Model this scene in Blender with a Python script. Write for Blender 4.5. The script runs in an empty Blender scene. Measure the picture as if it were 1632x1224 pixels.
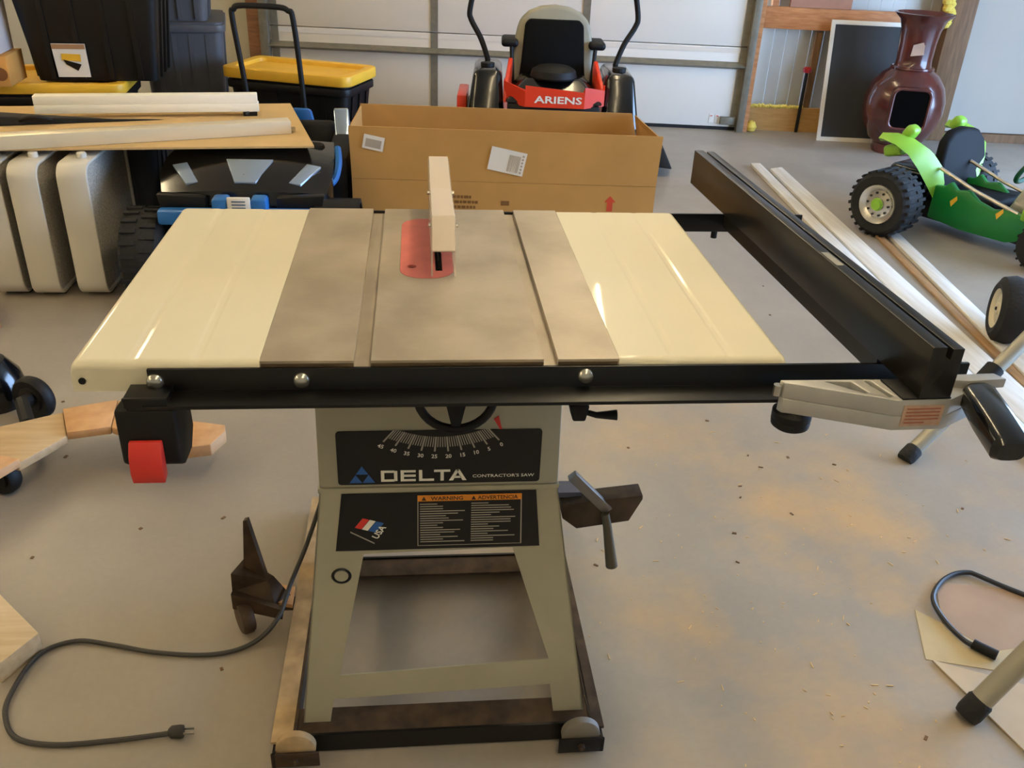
import bpy, bmesh, math, random
from mathutils import Vector, Matrix
random.seed(7)
PI = math.pi
scn = bpy.context.scene
COL = scn.collection

# ------------------------------------------------------------------ camera
F_PX, PITCH, YAW, ROLL = 1428.15, 0.499877, 0.116201, 0.046176
cd = bpy.data.cameras.new('camera'); cam = bpy.data.objects.new('camera', cd); COL.objects.link(cam)
cd.sensor_fit = 'HORIZONTAL'; cd.sensor_width = 36.0; cd.lens = F_PX / 1632 * 36.0
cd.clip_start = 0.02; cd.clip_end = 100
fw = Vector((math.sin(YAW)*math.cos(PITCH), math.cos(YAW)*math.cos(PITCH), -math.sin(PITCH)))
rt = Vector((math.cos(YAW), -math.sin(YAW), 0)); up = rt.cross(fw)
r2 = math.cos(ROLL)*rt + math.sin(ROLL)*up; u2 = -math.sin(ROLL)*rt + math.cos(ROLL)*up
M = Matrix((r2, u2, -fw)).transposed().to_4x4(); M.translation = Vector((-0.0322, -1.1308, 1.4820))
cam.matrix_world = M
scn.camera = cam

# ------------------------------------------------------------------ world / light / exposure
scn.view_settings.view_transform = 'Standard'; scn.view_settings.look = 'None'
scn.view_settings.gamma = 1.0; scn.view_settings.use_curve_mapping = False
scn.view_settings.exposure = 0.28
wd = bpy.data.worlds.new('sky'); scn.world = wd; wd.use_nodes = True
wb = wd.node_tree.nodes['Background']
wb.inputs[0].default_value = (0.40, 0.62, 1.0, 1); wb.inputs[1].default_value = 15.0
TUBE_POWER = 30.0
TUBE_COLOR = (1.0, 0.80, 0.50)

# room frame: wall direction is turned 7 degrees from the saw
RA = math.radians(7); E1 = Vector((math.cos(RA), -math.sin(RA), 0)); E2 = Vector((math.sin(RA), math.cos(RA), 0))
B0 = Vector((2.319, 5.463, 0))
def RW(s, t, z=0): return B0 + E1*s + E2*t + Vector((0, 0, z))
S0, S1, T0 = -6.0, 3.3, -9.0
HC = 3.0

# ------------------------------------------------------------------ helpers
def lin(c):
    return tuple((v/12.92 if v <= .04045 else ((v+.055)/1.055)**2.4) for v in [x/255 for x in c])
MATS = {}
def mat(name, c, rough=.5, metal=0, var=0, vscale=8, bump=0, bscale=60, c2=None, coat=0, alpha=1, spec=.5, emit=0, detail=4, sheen=0):
    if name in MATS: return MATS[name]
    m = bpy.data.materials.new(name); m.use_nodes = True; nt = m.node_tree; b = nt.nodes['Principled BSDF']
    c = lin(c); b.inputs['Base Color'].default_value = (*c, 1)
    b.inputs['Roughness'].default_value = rough; b.inputs['Metallic'].default_value = metal
    b.inputs['Specular IOR Level'].default_value = spec
    b.inputs['Coat Weight'].default_value = coat; b.inputs['Coat Roughness'].default_value = .08
    b.inputs['Alpha'].default_value = alpha
    if emit:
        b.inputs['Emission Color'].default_value = (*c, 1); b.inputs['Emission Strength'].default_value = emit
    tc = nt.nodes.new('ShaderNodeTexCoord')
    if var or c2:
        n = nt.nodes.new('ShaderNodeTexNoise'); n.inputs['Scale'].default_value = vscale; n.inputs['Detail'].default_value = detail
        nt.links.new(tc.outputs['Object'], n.inputs['Vector'])
        r = nt.nodes.new('ShaderNodeValToRGB')
        a = [x*(1-var) for x in c]; d = lin(c2) if c2 else [min(1, x*(1+var)) for x in c]
        r.color_ramp.elements[0].position = .35; r.color_ramp.elements[1].position = .68
        r.color_ramp.elements[0].color = (*a, 1); r.color_ramp.elements[1].color = (*d, 1)
        nt.links.new(n.outputs['Fac'], r.inputs['Fac']); nt.links.new(r.outputs['Color'], b.inputs['Base Color'])
    if bump:
        n2 = nt.nodes.new('ShaderNodeTexNoise'); n2.inputs['Scale'].default_value = bscale; n2.inputs['Detail'].default_value = 3
        nt.links.new(tc.outputs['Object'], n2.inputs['Vector'])
        bp = nt.nodes.new('ShaderNodeBump'); bp.inputs['Strength'].default_value = bump; bp.inputs['Distance'].default_value = .01
        nt.links.new(n2.outputs['Fac'], bp.inputs['Height']); nt.links.new(bp.outputs['Normal'], b.inputs['Normal'])
    MATS[name] = m; return m

def wood(name, c, c2, scale=(3, 30, 30), rough=.65):
    m = bpy.data.materials.new(name); m.use_nodes = True; nt = m.node_tree; b = nt.nodes['Principled BSDF']
    b.inputs['Roughness'].default_value = rough
    tc = nt.nodes.new('ShaderNodeTexCoord'); mp = nt.nodes.new('ShaderNodeMapping'); mp.inputs['Scale'].default_value = scale
    n = nt.nodes.new('ShaderNodeTexNoise'); n.inputs['Scale'].default_value = 2; n.inputs['Detail'].default_value = 6
    r = nt.nodes.new('ShaderNodeValToRGB')
    r.color_ramp.elements[0].position = .3; r.color_ramp.elements[1].position = .7
    r.color_ramp.elements[0].color = (*lin(c), 1); r.color_ramp.elements[1].color = (*lin(c2), 1)
    L = nt.links.new
    L(tc.outputs['Object'], mp.inputs['Vector']); L(mp.outputs['Vector'], n.inputs['Vector']); L(n.outputs['Fac'], r.inputs['Fac']); L(r.outputs['Color'], b.inputs['Base Color'])
    return m

WL = {}
class MB:
    def __init__(s): s.v = []; s.f = []
    def add(s, vs, fs):
        o = len(s.v); s.v += [Vector(p) for p in vs]; s.f += [tuple(i+o for i in f) for f in fs]; return s
    def box(s, c, d, rot=None):
        x, y, z = [q/2 for q in d]
        vs = [Vector(p) for p in ((-x,-y,-z),(x,-y,-z),(x,y,-z),(-x,y,-z),(-x,-y,z),(x,-y,z),(x,y,z),(-x,y,z))]
        if rot is not None: vs = [rot @ p for p in vs]
        return s.add([p+Vector(c) for p in vs], [(0,3,2,1),(4,5,6,7),(0,1,5,4),(1,2,6,5),(2,3,7,6),(3,0,4,7)])
    def span(s, x0, x1, y0, y1, z0, z1): return s.box(((x0+x1)/2,(y0+y1)/2,(z0+z1)/2), (abs(x1-x0),abs(y1-y0),abs(z1-z0)))
    def hexa(s, p): return s.add(p, [(0,3,2,1),(4,5,6,7),(0,1,5,4),(1,2,6,5),(2,3,7,6),(3,0,4,7)])
    def prism(s, pts, w0, w1, fn):
        n = len(pts); vs = [fn(u, v, w0) for u, v in pts] + [fn(u, v, w1) for u, v in pts]
        return s.add(vs, [tuple(range(n-1, -1, -1)), tuple(range(n, 2*n))] + [(i, (i+1) % n, n+(i+1) % n, n+i) for i in range(n)])
    def plate(s, outer, holes, w0, w1, fn):
        bm = bmesh.new(); loops = []
        for lp in [outer]+holes:
            vs = [bm.verts.new((u, v, 0)) for u, v in lp]; loops.append(vs)
            for i in range(len(vs)): bm.edges.new((vs[i], vs[(i+1) % len(vs)]))
        bmesh.ops.triangle_fill(bm, use_beauty=True, use_dissolve=False, edges=bm.edges[:])
        bm.verts.index_update(); vv = [(q.co.x, q.co.y) for q in bm.verts]; ff = [[q.index for q in f.verts] for f in bm.faces]; n = len(vv)
        li = [[q.index for q in l] for l in loops]; bm.free()
        vs = [fn(u, v, w0) for u, v in vv] + [fn(u, v, w1) for u, v in vv]
        fs = [tuple(reversed(f)) for f in ff] + [tuple(i+n for i in f) for f in ff]
        for l in li:
            for i in range(len(l)): a, b = l[i], l[(i+1) % len(l)]; fs.append((a, b, n+b, n+a))
        return s.add(vs, fs)
    def tube(s, pts, r, n=10, closed=False, rs=None):
        pts = [Vector(p) for p in pts]; N = len(pts); vs = []; ref = None
        for i, p in enumerate(pts):
            if closed: t = (pts[(i+1) % N]-pts[i-1])
            else: t = pts[min(i+1, N-1)]-pts[max(i-1, 0)]
            t.normalize()
            if ref is None:
                ref = Vector((0, 0, 1)) if abs(t.z) < .9 else Vector((1, 0, 0))
            a = (ref - t*ref.dot(t)).normalized(); ref = a; b = t.cross(a)
            rr = rs[i] if rs else r
            vs += [p + a*rr*math.cos(2*PI*k/n) + b*rr*math.sin(2*PI*k/n) for k in range(n)]
        fs = []
        for i in range(N if closed else N-1):
            j = (i+1) % N
            fs += [(i*n+k, i*n+(k+1) % n, j*n+(k+1) % n, j*n+k) for k in range(n)]
        if not closed: fs += [tuple(range(n-1, -1, -1)), tuple((N-1)*n+k for k in range(n))]
        return s.add(vs, fs)
    def cyl(s, p0, p1, r0, r1=None, n=20): return s.tube([p0, p1], r0, n, rs=[r0, r0 if r1 is None else r1])
    def lathe(s, prof, c=(0,0,0), axis='z', n=28, mtx=None):
        vs = []
        for r, h in prof:
            for k in range(n):
                a = 2*PI*k/n; p = (r*math.cos(a), r*math.sin(a), h)
                if axis == 'y': p = (p[0], p[2], p[1])
                elif axis == 'x': p = (p[2], p[0], p[1])
                p = Vector(p)
                if mtx is not None: p = mtx @ p
                vs.append(p+Vector(c))
        N = len(prof); fs = [(i*n+k, i*n+(k+1) % n, (i+1)*n+(k+1) % n, (i+1)*n+k) for i in range(N-1) for k in range(n)]
        ring = prof[0] == prof[-1]
        if prof[0][0] > 1e-5 and not ring: fs.append(tuple(range(n-1, -1, -1)))
        if prof[-1][0] > 1e-5 and not ring: fs.append(tuple((N-1)*n+k for k in range(n)))
        return s.add(vs, fs)
    def xf(s, mtx): s.v = [mtx @ p for p in s.v]; return s
    def build(s, name, m, parent=None, bevel=0, smooth=False, seg=2, label=None, keep=False):
        lo = Vector([min(p[i] for p in s.v) for i in range(3)]); hi = Vector([max(p[i] for p in s.v) for i in range(3)])
        c = Vector((0,0,0)) if keep else (lo+hi)/2
        me = bpy.data.meshes.new(name); me.from_pydata([p-c for p in s.v], [], s.f)
        bm = bmesh.new(); bm.from_mesh(me); bmesh.ops.remove_doubles(bm, verts=bm.verts, dist=1e-6); bmesh.ops.recalc_face_normals(bm, faces=bm.faces)
        if bevel:
            es = [e for e in bm.edges if len(e.link_faces) == 2 and e.calc_face_angle(0) > .5]
            bmesh.ops.bevel(bm, geom=es, offset=bevel, segments=seg, profile=.5, affect='EDGES', clamp_overlap=True)
        bm.to_mesh(me); bm.free()
        if smooth or bevel:
            me.polygons.foreach_set('use_smooth', [True]*len(me.polygons))
            try: me.set_sharp_from_angle(angle=math.radians(40))
            except Exception: pass
        me.materials.append(m)
        o = bpy.data.objects.new(name, me); COL.objects.link(o)
        if parent: o.parent = parent; o.location = c - WL[parent]
        else: o.location = c
        WL[o] = c
        if label: o['label'] = label
        return o

def thing(name, label, cat, loc=(0,0,0), rz=0, group=None, local=False):
    e = bpy.data.objects.new(name, None); COL.objects.link(e); e.location = loc; e.rotation_euler = (0,0,rz)
    e.empty_display_size = .1
    e['label'] = label; e['category'] = cat
    if group: e['group'] = group
    WL[e] = Vector((0,0,0)) if local else Vector(loc)
    return e
def tag(o, label, cat, group=None):
    o['label'] = label; o['category'] = cat
    if group: o['group'] = group
    return o
def struct(o, label=None):
    o['kind'] = 'structure'
    if label: o['label'] = label
    return o
def copy_tree(o, parent=None):
    c = o.copy(); COL.objects.link(c); c.parent = parent
    for ch in [x for x in bpy.data.objects if x.parent == o]: copy_tree(ch, c)
    return c
XZ = lambda y: (lambda u, v, w: Vector((u, y+w, v)))
def rrect(x0, x1, y0, y1, r, n=5):
    pts = []
    for cx, cy, a0 in ((x1-r, y0+r, -PI/2), (x1-r, y1-r, 0), (x0+r, y1-r, PI/2), (x0+r, y0+r, PI)):
        pts += [(cx+r*math.cos(a0+PI/2*k/n), cy+r*math.sin(a0+PI/2*k/n)) for k in range(n+1)]
    return pts
def circ(cx, cy, r, n=20): return [(cx+r*math.cos(2*PI*k/n), cy+r*math.sin(2*PI*k/n)) for k in range(n)]
def text(s, size, fn, name, m, parent, align='CENTER', sx=1.0, depth=.0006, bold=0):
    """flat lettering: fn maps (u,v,w) of the text plane into the scene"""
    cu = bpy.data.curves.new('t', 'FONT'); cu.body = s; cu.size = size; cu.align_x = align; cu.offset = bold; cu.resolution_u = 2
    o = bpy.data.objects.new('t', cu); COL.objects.link(o); bpy.context.view_layer.update()
    me = bpy.data.meshes.new_from_object(o.evaluated_get(bpy.context.evaluated_depsgraph_get()))
    mb = MB(); mb.add([fn(v.co.x*sx, v.co.y, depth) for v in me.vertices], [tuple(p.vertices) for p in me.polygons])
    bpy.data.objects.remove(o); bpy.data.curves.remove(cu); bpy.data.meshes.remove(me)
    return mb.build(name, m, parent) if name else mb
def spline(pts, n=8):
    P = [Vector(p) for p in pts]; out = []
    for i in range(len(P)-1):
        a, b, c, d = P[max(i-1, 0)], P[i], P[i+1], P[min(i+2, len(P)-1)]
        for k in range(n):
            t = k/n
            out.append(.5*((2*b)+(c-a)*t+(2*a-5*b+4*c-d)*t*t+(3*b-a-3*c+d)*t**3))
    return out+[P[-1]]

# ------------------------------------------------------------------ materials
M_black = mat('black_paint', (10,10,9), .34, var=.15, vscale=20, spec=.4)
M_blackm = mat('black_matte', (13,12,12), .6, spec=.35, var=.2, vscale=15)
M_blackg = mat('black_gloss', (13,13,14), .18, coat=.4)
M_rubber = mat('rubber', (26,25,24), .8, bump=.3, bscale=80, var=.2)
M_cream = mat('cream_enamel', (220,213,188), .5, var=.03, vscale=3, coat=.35, spec=.25)
M_cream.node_tree.nodes['Principled BSDF'].inputs['Coat Roughness'].default_value = .03
M_greyen = mat('grey_enamel', (167,163,142), .45, var=.05, vscale=6, bump=.04, bscale=300)
M_iron = mat('cast_iron', (152,141,123), .4, .2, c2=(180,169,150), vscale=7, bump=.03, bscale=200, detail=7)
M_ironedge = mat('iron_brown', (92,76,55), .6, .3, var=.25, vscale=25)
M_steel = mat('steel', (190,188,178), .25, .9)
M_alu = mat('cast_aluminium', (178,177,172), .4, .5, var=.05, vscale=30)
M_dust = mat('dusty_steel', (176,150,112), .8, var=.25, vscale=18)
M_rust = mat('rusty_steel', (74,58,42), .6, .4, var=.4, vscale=20)
M_red = mat('red_plastic', (205,48,40), .45)
M_redins = mat('red_insert', (202,110,102), .5, .1, var=.1, vscale=20)
M_white = mat('white_print', (235,232,220), .6)
M_greyp = mat('grey_print', (165,160,148), .6)
M_blue = mat('blue_print', (36,92,168), .5)
M_orange = mat('orange_print', (226,142,40), .6)
M_card = mat('cardboard', (182,138,76), .85, var=.06, vscale=5)
M_cardl = mat('cardboard_light', (202,170,116), .85, var=.06, vscale=4)
M_brownink = mat('brown_ink', (120,84,40), .85)
M_redink = mat('red_ink', (196,70,42), .85)
M_paper = mat('paper_label', (226,222,214), .7)
M_toteblk = mat('tote_black', (12,11,10), .5, var=.1, spec=.35)
M_totegrey = mat('tote_grey', (78,80,86), .5, var=.08)
M_yellow = mat('yellow_plastic', (232,182,52), .45, var=.05)
M_doorw = mat('door_white', (222,214,200), .5, var=.02, vscale=2)
M_stile = mat('galvanised', (128,122,106), .5, .3, var=.12, vscale=20)
M_fanw = mat('fan_white', (206,201,188), .35)
M_fang = mat('fan_grille', (176,172,162), .6, var=.3, vscale=170)
M_mower_red = mat('mower_red', (222,62,36), .35, coat=.3)
M_seat = mat('seat_grey', (150,146,128), .6, var=.05)
M_seatb = mat('seat_black', (6,6,6), .8, spec=.15)
M_lime = mat('lime_plastic', (138,190,58), .4)
M_green = mat('green_plastic', (20,120,52), .35, var=.08)
M_chrome = mat('chrome_plastic', (205,200,188), .25, .7)
M_terra = mat('glazed_clay', (84,38,32), .22, var=.3, vscale=7, coat=.5)
M_pine = wood('pine', (196,140,84), (214,164,108))
M_pineo = wood('wall_pine', (176,112,62), (204,142,90))
M_post = wood('post_wood', (104,74,44), (132,96,60), (30, 30, 3))
M_trimw = wood('primed_board', (212,204,190), (232,228,220), (30, 2, 30))
M_ply = wood('birch_ply', (186,140,94), (204,160,114), (12, 12, 12))
M_guard = mat('dusty_clear_plastic', (228,214,196), .28, alpha=.82)
M_guards = mat('clear_plastic_side', (228,214,196), .2, alpha=.4)
M_tube = mat('grey_tube', (160,155,138), .4, .3, var=.06)
M_screen = mat('screen_mesh', (46,46,46), .7, bump=.2, bscale=300)
M_bluep = mat('blue_plastic', (36,104,176), .35)
M_clearp = mat('headlight_silver', (170,190,215), .12, .6)

# floor
mf = bpy.data.materials.new('concrete'); mf.use_nodes = True; nt = mf.node_tree; pb = nt.nodes['Principled BSDF']
L = nt.links.new; tc = nt.nodes.new('ShaderNodeTexCoord')
def noise(sc, det=5, rough=.55):
    n = nt.nodes.new('ShaderNodeTexNoise'); n.inputs['Scale'].default_value = sc; n.inputs['Detail'].default_value = det; n.inputs['Roughness'].default_value = rough
    L(tc.outputs['Object'], n.inputs['Vector']); return n
def ramp(src, p0, c0, p1, c1):
    r = nt.nodes.new('ShaderNodeValToRGB'); e = r.color_ramp.elements; e[0].position = p0; e[1].position = p1
    e[0].color = (*c0, 1); e[1].color = (*c1, 1); L(src, r.inputs['Fac']); return r
def mixc(fac, a, b):
    m = nt.nodes.new('ShaderNodeMix'); m.data_type = 'RGBA'; L(fac, m.inputs['Factor']); L(a, m.inputs['A']); L(b, m.inputs['B']); return m.outputs['Result']
base = ramp(noise(1.3).outputs['Fac'], .3, lin((146,137,125)), .7, lin((164,155,142)))
dust = nt.nodes.new('ShaderNodeRGB'); dust.outputs[0].default_value = (*lin((196,160,108)), 1)
# sawdust collects around the front right of the saw
geo = nt.nodes.new('ShaderNodeVectorMath'); geo.operation = 'DISTANCE'; L(tc.outputs['Object'], geo.inputs[0]); geo.inputs[1].default_value = (1.0, .55, 0)
fall = nt.nodes.new('ShaderNodeMapRange'); fall.inputs['From Min'].default_value = 1.5; fall.inputs['From Max'].default_value = .2; L(geo.outputs['Value'], fall.inputs['Value'])
spots = ramp(noise(1.9, 8, .62).outputs['Fac'], .44, (0,0,0), .64, (1,1,1))
mul = nt.nodes.new('ShaderNodeMath'); mul.operation = 'MULTIPLY'; L(fall.outputs['Result'], mul.inputs[0]); L(spots.outputs['Color'], mul.inputs[1])
mul2 = nt.nodes.new('ShaderNodeMath'); mul2.operation = 'MULTIPLY'; mul2.inputs[1].default_value = .75; L(mul.outputs[0], mul2.inputs[0])
c1 = mixc(mul2.outputs[0], base.outputs['Color'], dust.outputs[0])
fine = ramp(noise(60, 3).outputs['Fac'], .3, (.97,.97,.97), .7, (1.02,1.02,1.02))
mm = nt.nodes.new('ShaderNodeMix'); mm.data_type = 'RGBA'; mm.blend_type = 'MULTIPLY'; mm.inputs['Factor'].default_value = 1; L(c1, mm.inputs['A']); L(fine.outputs['Color'], mm.inputs['B'])
L(mm.outputs['Result'], pb.inputs['Base Color'])
rr = ramp(noise(4).outputs['Fac'], .3, (.34,)*3, .7, (.5,)*3); L(rr.outputs['Color'], pb.inputs['Roughness'])

# ------------------------------------------------------------------ room shell
def rbox(mb, s0, s1, t0, t1, z0, z1):
    return mb.hexa([RW(s0,t0,z0), RW(s1,t0,z0), RW(s1,t1,z0), RW(s0,t1,z0), RW(s0,t0,z1), RW(s1,t0,z1), RW(s1,t1,z1), RW(s0,t1,z1)])
M_wall = mat('wall_board', (186,180,160), .8, var=.03, vscale=2)
M_siding = mat('steel_siding', (188,186,178), .45, .3, var=.05, vscale=4)
M_ceil = mat('ceiling_white', (222,216,202), .8)
struct(rbox(MB(), S0-.2, S1+.2, T0-.2, .35, -.1, 0).build('floor', mf, keep=True))
struct(rbox(MB(), S0-.2, S1+.2, T0-.2, .35, HC, HC+.1).build('ceiling', M_ceil))
struct(rbox(MB(), S0-.15, S0, T0, .3, 0, HC).build('wall_left', M_wall))
struct(rbox(MB(), S0, S1, T0-.15, T0, 0, HC).build('wall_front', M_wall))
wr = MB(); OT0, OT1, OZ = -5.2, -1.3, 2.4       # open roll-up door in the right-hand wall
rbox(wr, S1, S1+.15, T0, OT0, 0, HC); rbox(wr, S1, S1+.15, OT1, .3, 0, HC); rbox(wr, S1, S1+.15, OT0, OT1, OZ, HC)
struct(wr.build('wall_right', M_wall))
struct(rbox(MB(), S1+.15, S1+14, T0-4, 4, -.12, -.04).build('driveway', mat('gravel', (150,150,150), .9, var=.2, vscale=20)))
pd = bpy.data.lights.new('doorway_portal', 'AREA'); pd.shape = 'RECTANGLE'; pd.size = OT1-OT0; pd.size_y = OZ
pd.cycles.is_portal = True
po = bpy.data.objects.new('doorway_portal', pd); COL.objects.link(po)
po.matrix_world = Matrix((E2, Vector((0,0,1)), E1)).transposed().to_4x4(); po.location = RW(S1+.02, (OT0+OT1)/2, OZ/2)

# back wall: left board part, siding part on the right with framing, white panel
wbk = MB(); rbox(wbk, S0, -3.56, .12, .2, 0, HC); rbox(wbk, -3.56, .04, .12, .2, 2.3, HC)
w_back = struct(wbk.build('wall_back', M_wall))
sd = MB()
for k in range(17):
    s = .04+.09*k; rbox(sd, s, s+.088, .17, .185+(.012 if k % 3 == 0 else 0), 0, HC)
sd.build('siding', M_siding, w_back)
rbox(MB(), 1.545, S1, .03, .2, .065, HC).build('wall_panel', mat('panel_white', (172,163,149), .6, var=.02, vscale=3), w_back)
rbox(MB(), 1.545, S1, .0, .2, 0, .06).build('sill_board', M_post, w_back)
rbox(MB(), 1.37, 1.545, -.02, .2, 0, HC).build('post', M_post, w_back, bevel=.006)
rbox(MB(), .08, 1.36, .06, .10, .715, .86).build('girt', M_pineo, w_back, bevel=.004)
rbox(MB(), .155, .20, .10, .16, .86, HC).build('stud', M_pineo, w_back)
rbox(MB(), .50, .545, .085, .13, 0, .70).build('stud', M_post, w_back)
rbox(MB(), .27, .70, .058, .09, .862, .98).build('blocking_board', mat('raw_board', (168,120,96), .7, var=.1), w_back)
rbox(MB(), .085, 1.36, .06, .10, 0, .172).build('skirt_board', wood('skirt_wood', (170,128,66), (190,146,82)), w_back)
fm = MB()
for k in range(34):
    s = .10+.38*k/33+random.uniform(-.004, .004); fm.lathe([(.001,-.012),(.011,-.006),(.014,.003),(.008,.012),(.001,.014)], RW(s, .06, .176+random.uniform(-.004,.006)), n=7)
o = fm.build('foam_bead', mat('yellow_foam', (226,200,90), .8), w_back, smooth=True); o['kind'] = 'stuff'
fm = MB()
for k in range(12): fm.lathe([(.001,-.03),(.03,-.015),(.036,.004),(.02,.025),(.001,.032)], RW(1.36+random.uniform(-.03,.015), -.01, .80+.015*k), n=8)
fm.build('foam_blob', MATS['yellow_foam'], w_back, smooth=True)
MB().lathe([(.001,-.035),(.03,-.03),(.042,0),(.025,.035),(.001,.045)], RW(.12,.0,.036), n=10).build('foam_lump', MATS['yellow_foam'], w_back, smooth=True)

# overhead door
SH = .566; DL, DR = -3.43, 0.0
d = bpy.data.objects.new('door_1', None); COL.objects.link(d); d.location = RW(-1.7, .03, 0); WL[d] = Vector(d.location); d['kind'] = 'structure'
d['label'] = 'white sectional overhead garage door behind the mower'
for i in range(4):
    rbox(MB(), DL, DR, .0, .045, .025+i*SH, .025+(i+1)*SH-.006).build('door_section', M_doorw, d, bevel=.003)
    rbox(MB(), DL, DR, -.003, .0, (i+1)*SH-.02, (i+1)*SH+.012).build('door_rib', M_doorw, d)
    for s in (-3.42, -2.27, -1.19, -.045):
        w = .052
        rbox(MB(), s, s+w, -.008, .0, .03+i*SH, .02+(i+1)*SH).build('door_stile', M_stile, d)
for z in (.455, 1.02, 1.6):
    st = MB(); st.prism([(-.055, z+.004), (-.055, z), (0, z-.02), (0, z+.03)], DL-.02, DR+.0, lambda u, v, w: RW(w, u, v)); st.build('door_strut', M_stile, d)
rbox(MB(), DL-.05, DR+.04, .046, .06, 0, 2.4).build('door_light_stop', M_doorw, d)  # slab added behind the sections to stop sky light leaking through gaps
rbox(MB(), DL, DR, .005, .04, 0, .025).build('bottom_seal', M_rubber, d)
hinge = MB(); rbox(hinge, -.12, -.01, -.03, 0, .045, .10); hinge.build('bottom_bracket', M_stile, d, bevel=.003)
for s in (-.20, -.155):
    k = rbox(MB(), s, s+.035, -.0035, -.0005, .05, .115).build('door_sticker', M_paper, d)
    rbox(MB(), s+.006, s+.022, -.0055, -.0038, .098, .104).build('sticker_mark', M_redink, k)
for n_, (a, b) in enumerate((((DR), .05), (DL-.06, DL))):
    t = rbox(MB(), a, b, -.06, .03, 0, 2.3); struct(t.build('trim_%d' % (n_+1), M_stile, bevel=.004), 'galvanised vertical door track beside the overhead door')
t = rbox(MB(), .05, .085, -.03, .12, 0, 2.4); struct(t.build('trim_3', M_pineo), 'raw pine jamb right of the overhead door')
t = rbox(MB(), DL-.16, DL-.06, -.0, .12, 0, 2.4); struct(t.build('trim_4', wood('jamb_brown', (120,82,56), (150,106,74))), 'brown wooden jamb left of the overhead door')

# ceiling tube lights
def tube_light(s, t, label, ln=2.4):
    e = thing('tube_light', label, 'ceiling light', RW(s, t, HC), 0, 'ceiling tube lights')
    rbox(MB(), s-.09, s+.09, t-ln/2, t+ln/2, HC-.06, HC-.002).build('housing', M_white, e, bevel=.01)
    m = MATS.get('tube_glow')
    if not m:
        m = bpy.data.materials.new('tube_glow'); m.use_nodes = True; q = m.node_tree.nodes['Principled BSDF']
        q.inputs['Base Color'].default_value = (1,1,1,1); q.inputs['Emission Color'].default_value = (*TUBE_COLOR, 1); q.inputs['Emission Strength'].default_value = TUBE_POWER; MATS['tube_glow'] = m
    for ds in (-.05, .05):
        MB().cyl(RW(s+ds, t-ln/2+.03, HC-.078), RW(s+ds, t+ln/2-.03, HC-.078), .016, n=10).build('tube', m, e)
for s, w in ((-5.1, 'left-hand'), (-1.0, 'middle')):
    for t, w2 in ((-1.6, 'near the overhead door'), (-4.6, 'over the clutter before the saw'), (-7.4, 'behind the camera')):
        tube_light(s, t, 'twin tube ceiling light in the %s row, %s' % (w, w2))

# ------------------------------------------------------------------ table saw
H = .90
saw = thing('table_saw', 'grey contractor table saw with cream wings and cast iron top', 'table saw', (0, .3, .03))
def XY(u, v, w): return Vector((u, v, w))
ins_out = rrect(-.066, .028, .305, .622, .04, 6)
tb = MB()
tb.plate([(-.254,0),(-.125,0),(-.125,.686),(-.254,.686)], [], H-.04, H, XY)
tb.plate([(-.125,0),(-.101,0),(-.101,.686),(-.125,.686)], [], H-.04, H-.010, XY)
tb.plate([(-.101,0),(.144,0),(.144,.686),(-.101,.686)], [ins_out], H-.04, H, XY)
tb.plate([(.144,0),(.165,0),(.165,.686),(.144,.686)], [], H-.04, H-.010, XY)
tb.plate([(.165,0),(.254,0),(.254,.686),(.165,.686)], [], H-.04, H, XY)
iron = tb.build('cast_iron_table', M_iron, saw)
for x0, x1 in ((-.252,-.125), (-.101,.144), (.165,.252)):
    MB().span(x0, x1, -.0015, .0, H-.036, H-.004).build('machined_edge', M_ironedge, iron)
sl = [(-.004,.34),(.008,.34),(.008,.59),(-.004,.59)]
ins = MB().plate(rrect(-.0655, .0275, .3055, .6215, .04, 6), [sl, circ(-.045,.36,.008,12)], H-.006, H+.0004, XY).build('throat_insert', M_redins, saw)
MB().lathe([(.001,0),(.0078,0),(.0078,.004),(.001,.004)], (-.045,.36,H-.008), n=12).build('insert_screw', M_black, ins)
bl = MB(); pts = []
for k in range(48):
    a = 2*PI*k/48; pts += [(.125*math.cos(a), .125*math.sin(a)), (.117*math.cos(a+.09), .117*math.sin(a+.09))]
bl.prism([(.465+a, H-.083+b) for a, b in pts], .0, .0028, lambda u, v, w: Vector((w, u, v))); bl.build('saw_blade', mat('blade_dark', (48,45,42), .4, .7), saw)
# blade guard
g = bpy.data.objects.new('blade_guard', None)
x0, x1 = -.010, .028
gt = MB()
path = [(.300,.952),(.332,1.002),(.52,.992),(.525,.990),(.72,1.0),(.725,.985)]
inner = [(y, z-.003) for y, z in path]
gt.prism([(.297,.953),(.330,1.003),(.52,.993),(.722,1.001),(.722,.997),(.52,.989),(.332,.998),(.300,.950)], x0, x1, lambda u, v, w: Vector((w, u, v)))
gob = gt.build('blade_guard', M_guard, saw)
for xs in (x0-.002, x1-.001):
    MB().prism([(.300,.906),(.300,.951),(.332,.999),(.52,.99),(.715,.998),(.715,.955),(.60,.906)], xs, xs+.003, lambda u, v, w: Vector((w, u, v))).build('guard_side', M_guards, gob)
MB().prism([(.60,.88),(.60,.975),(.70,.985),(.78,.97),(.80,.85),(.70,.85)], .0015, .0035, lambda u, v, w: Vector((w, u, v))).build('splitter', M_steel, gob)
for yy in (.335,.52): MB().cyl((x0-.006,yy,.985),(x1+.006,yy,.985),.004,n=8).build('guard_pin', M_steel, gob)
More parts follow.
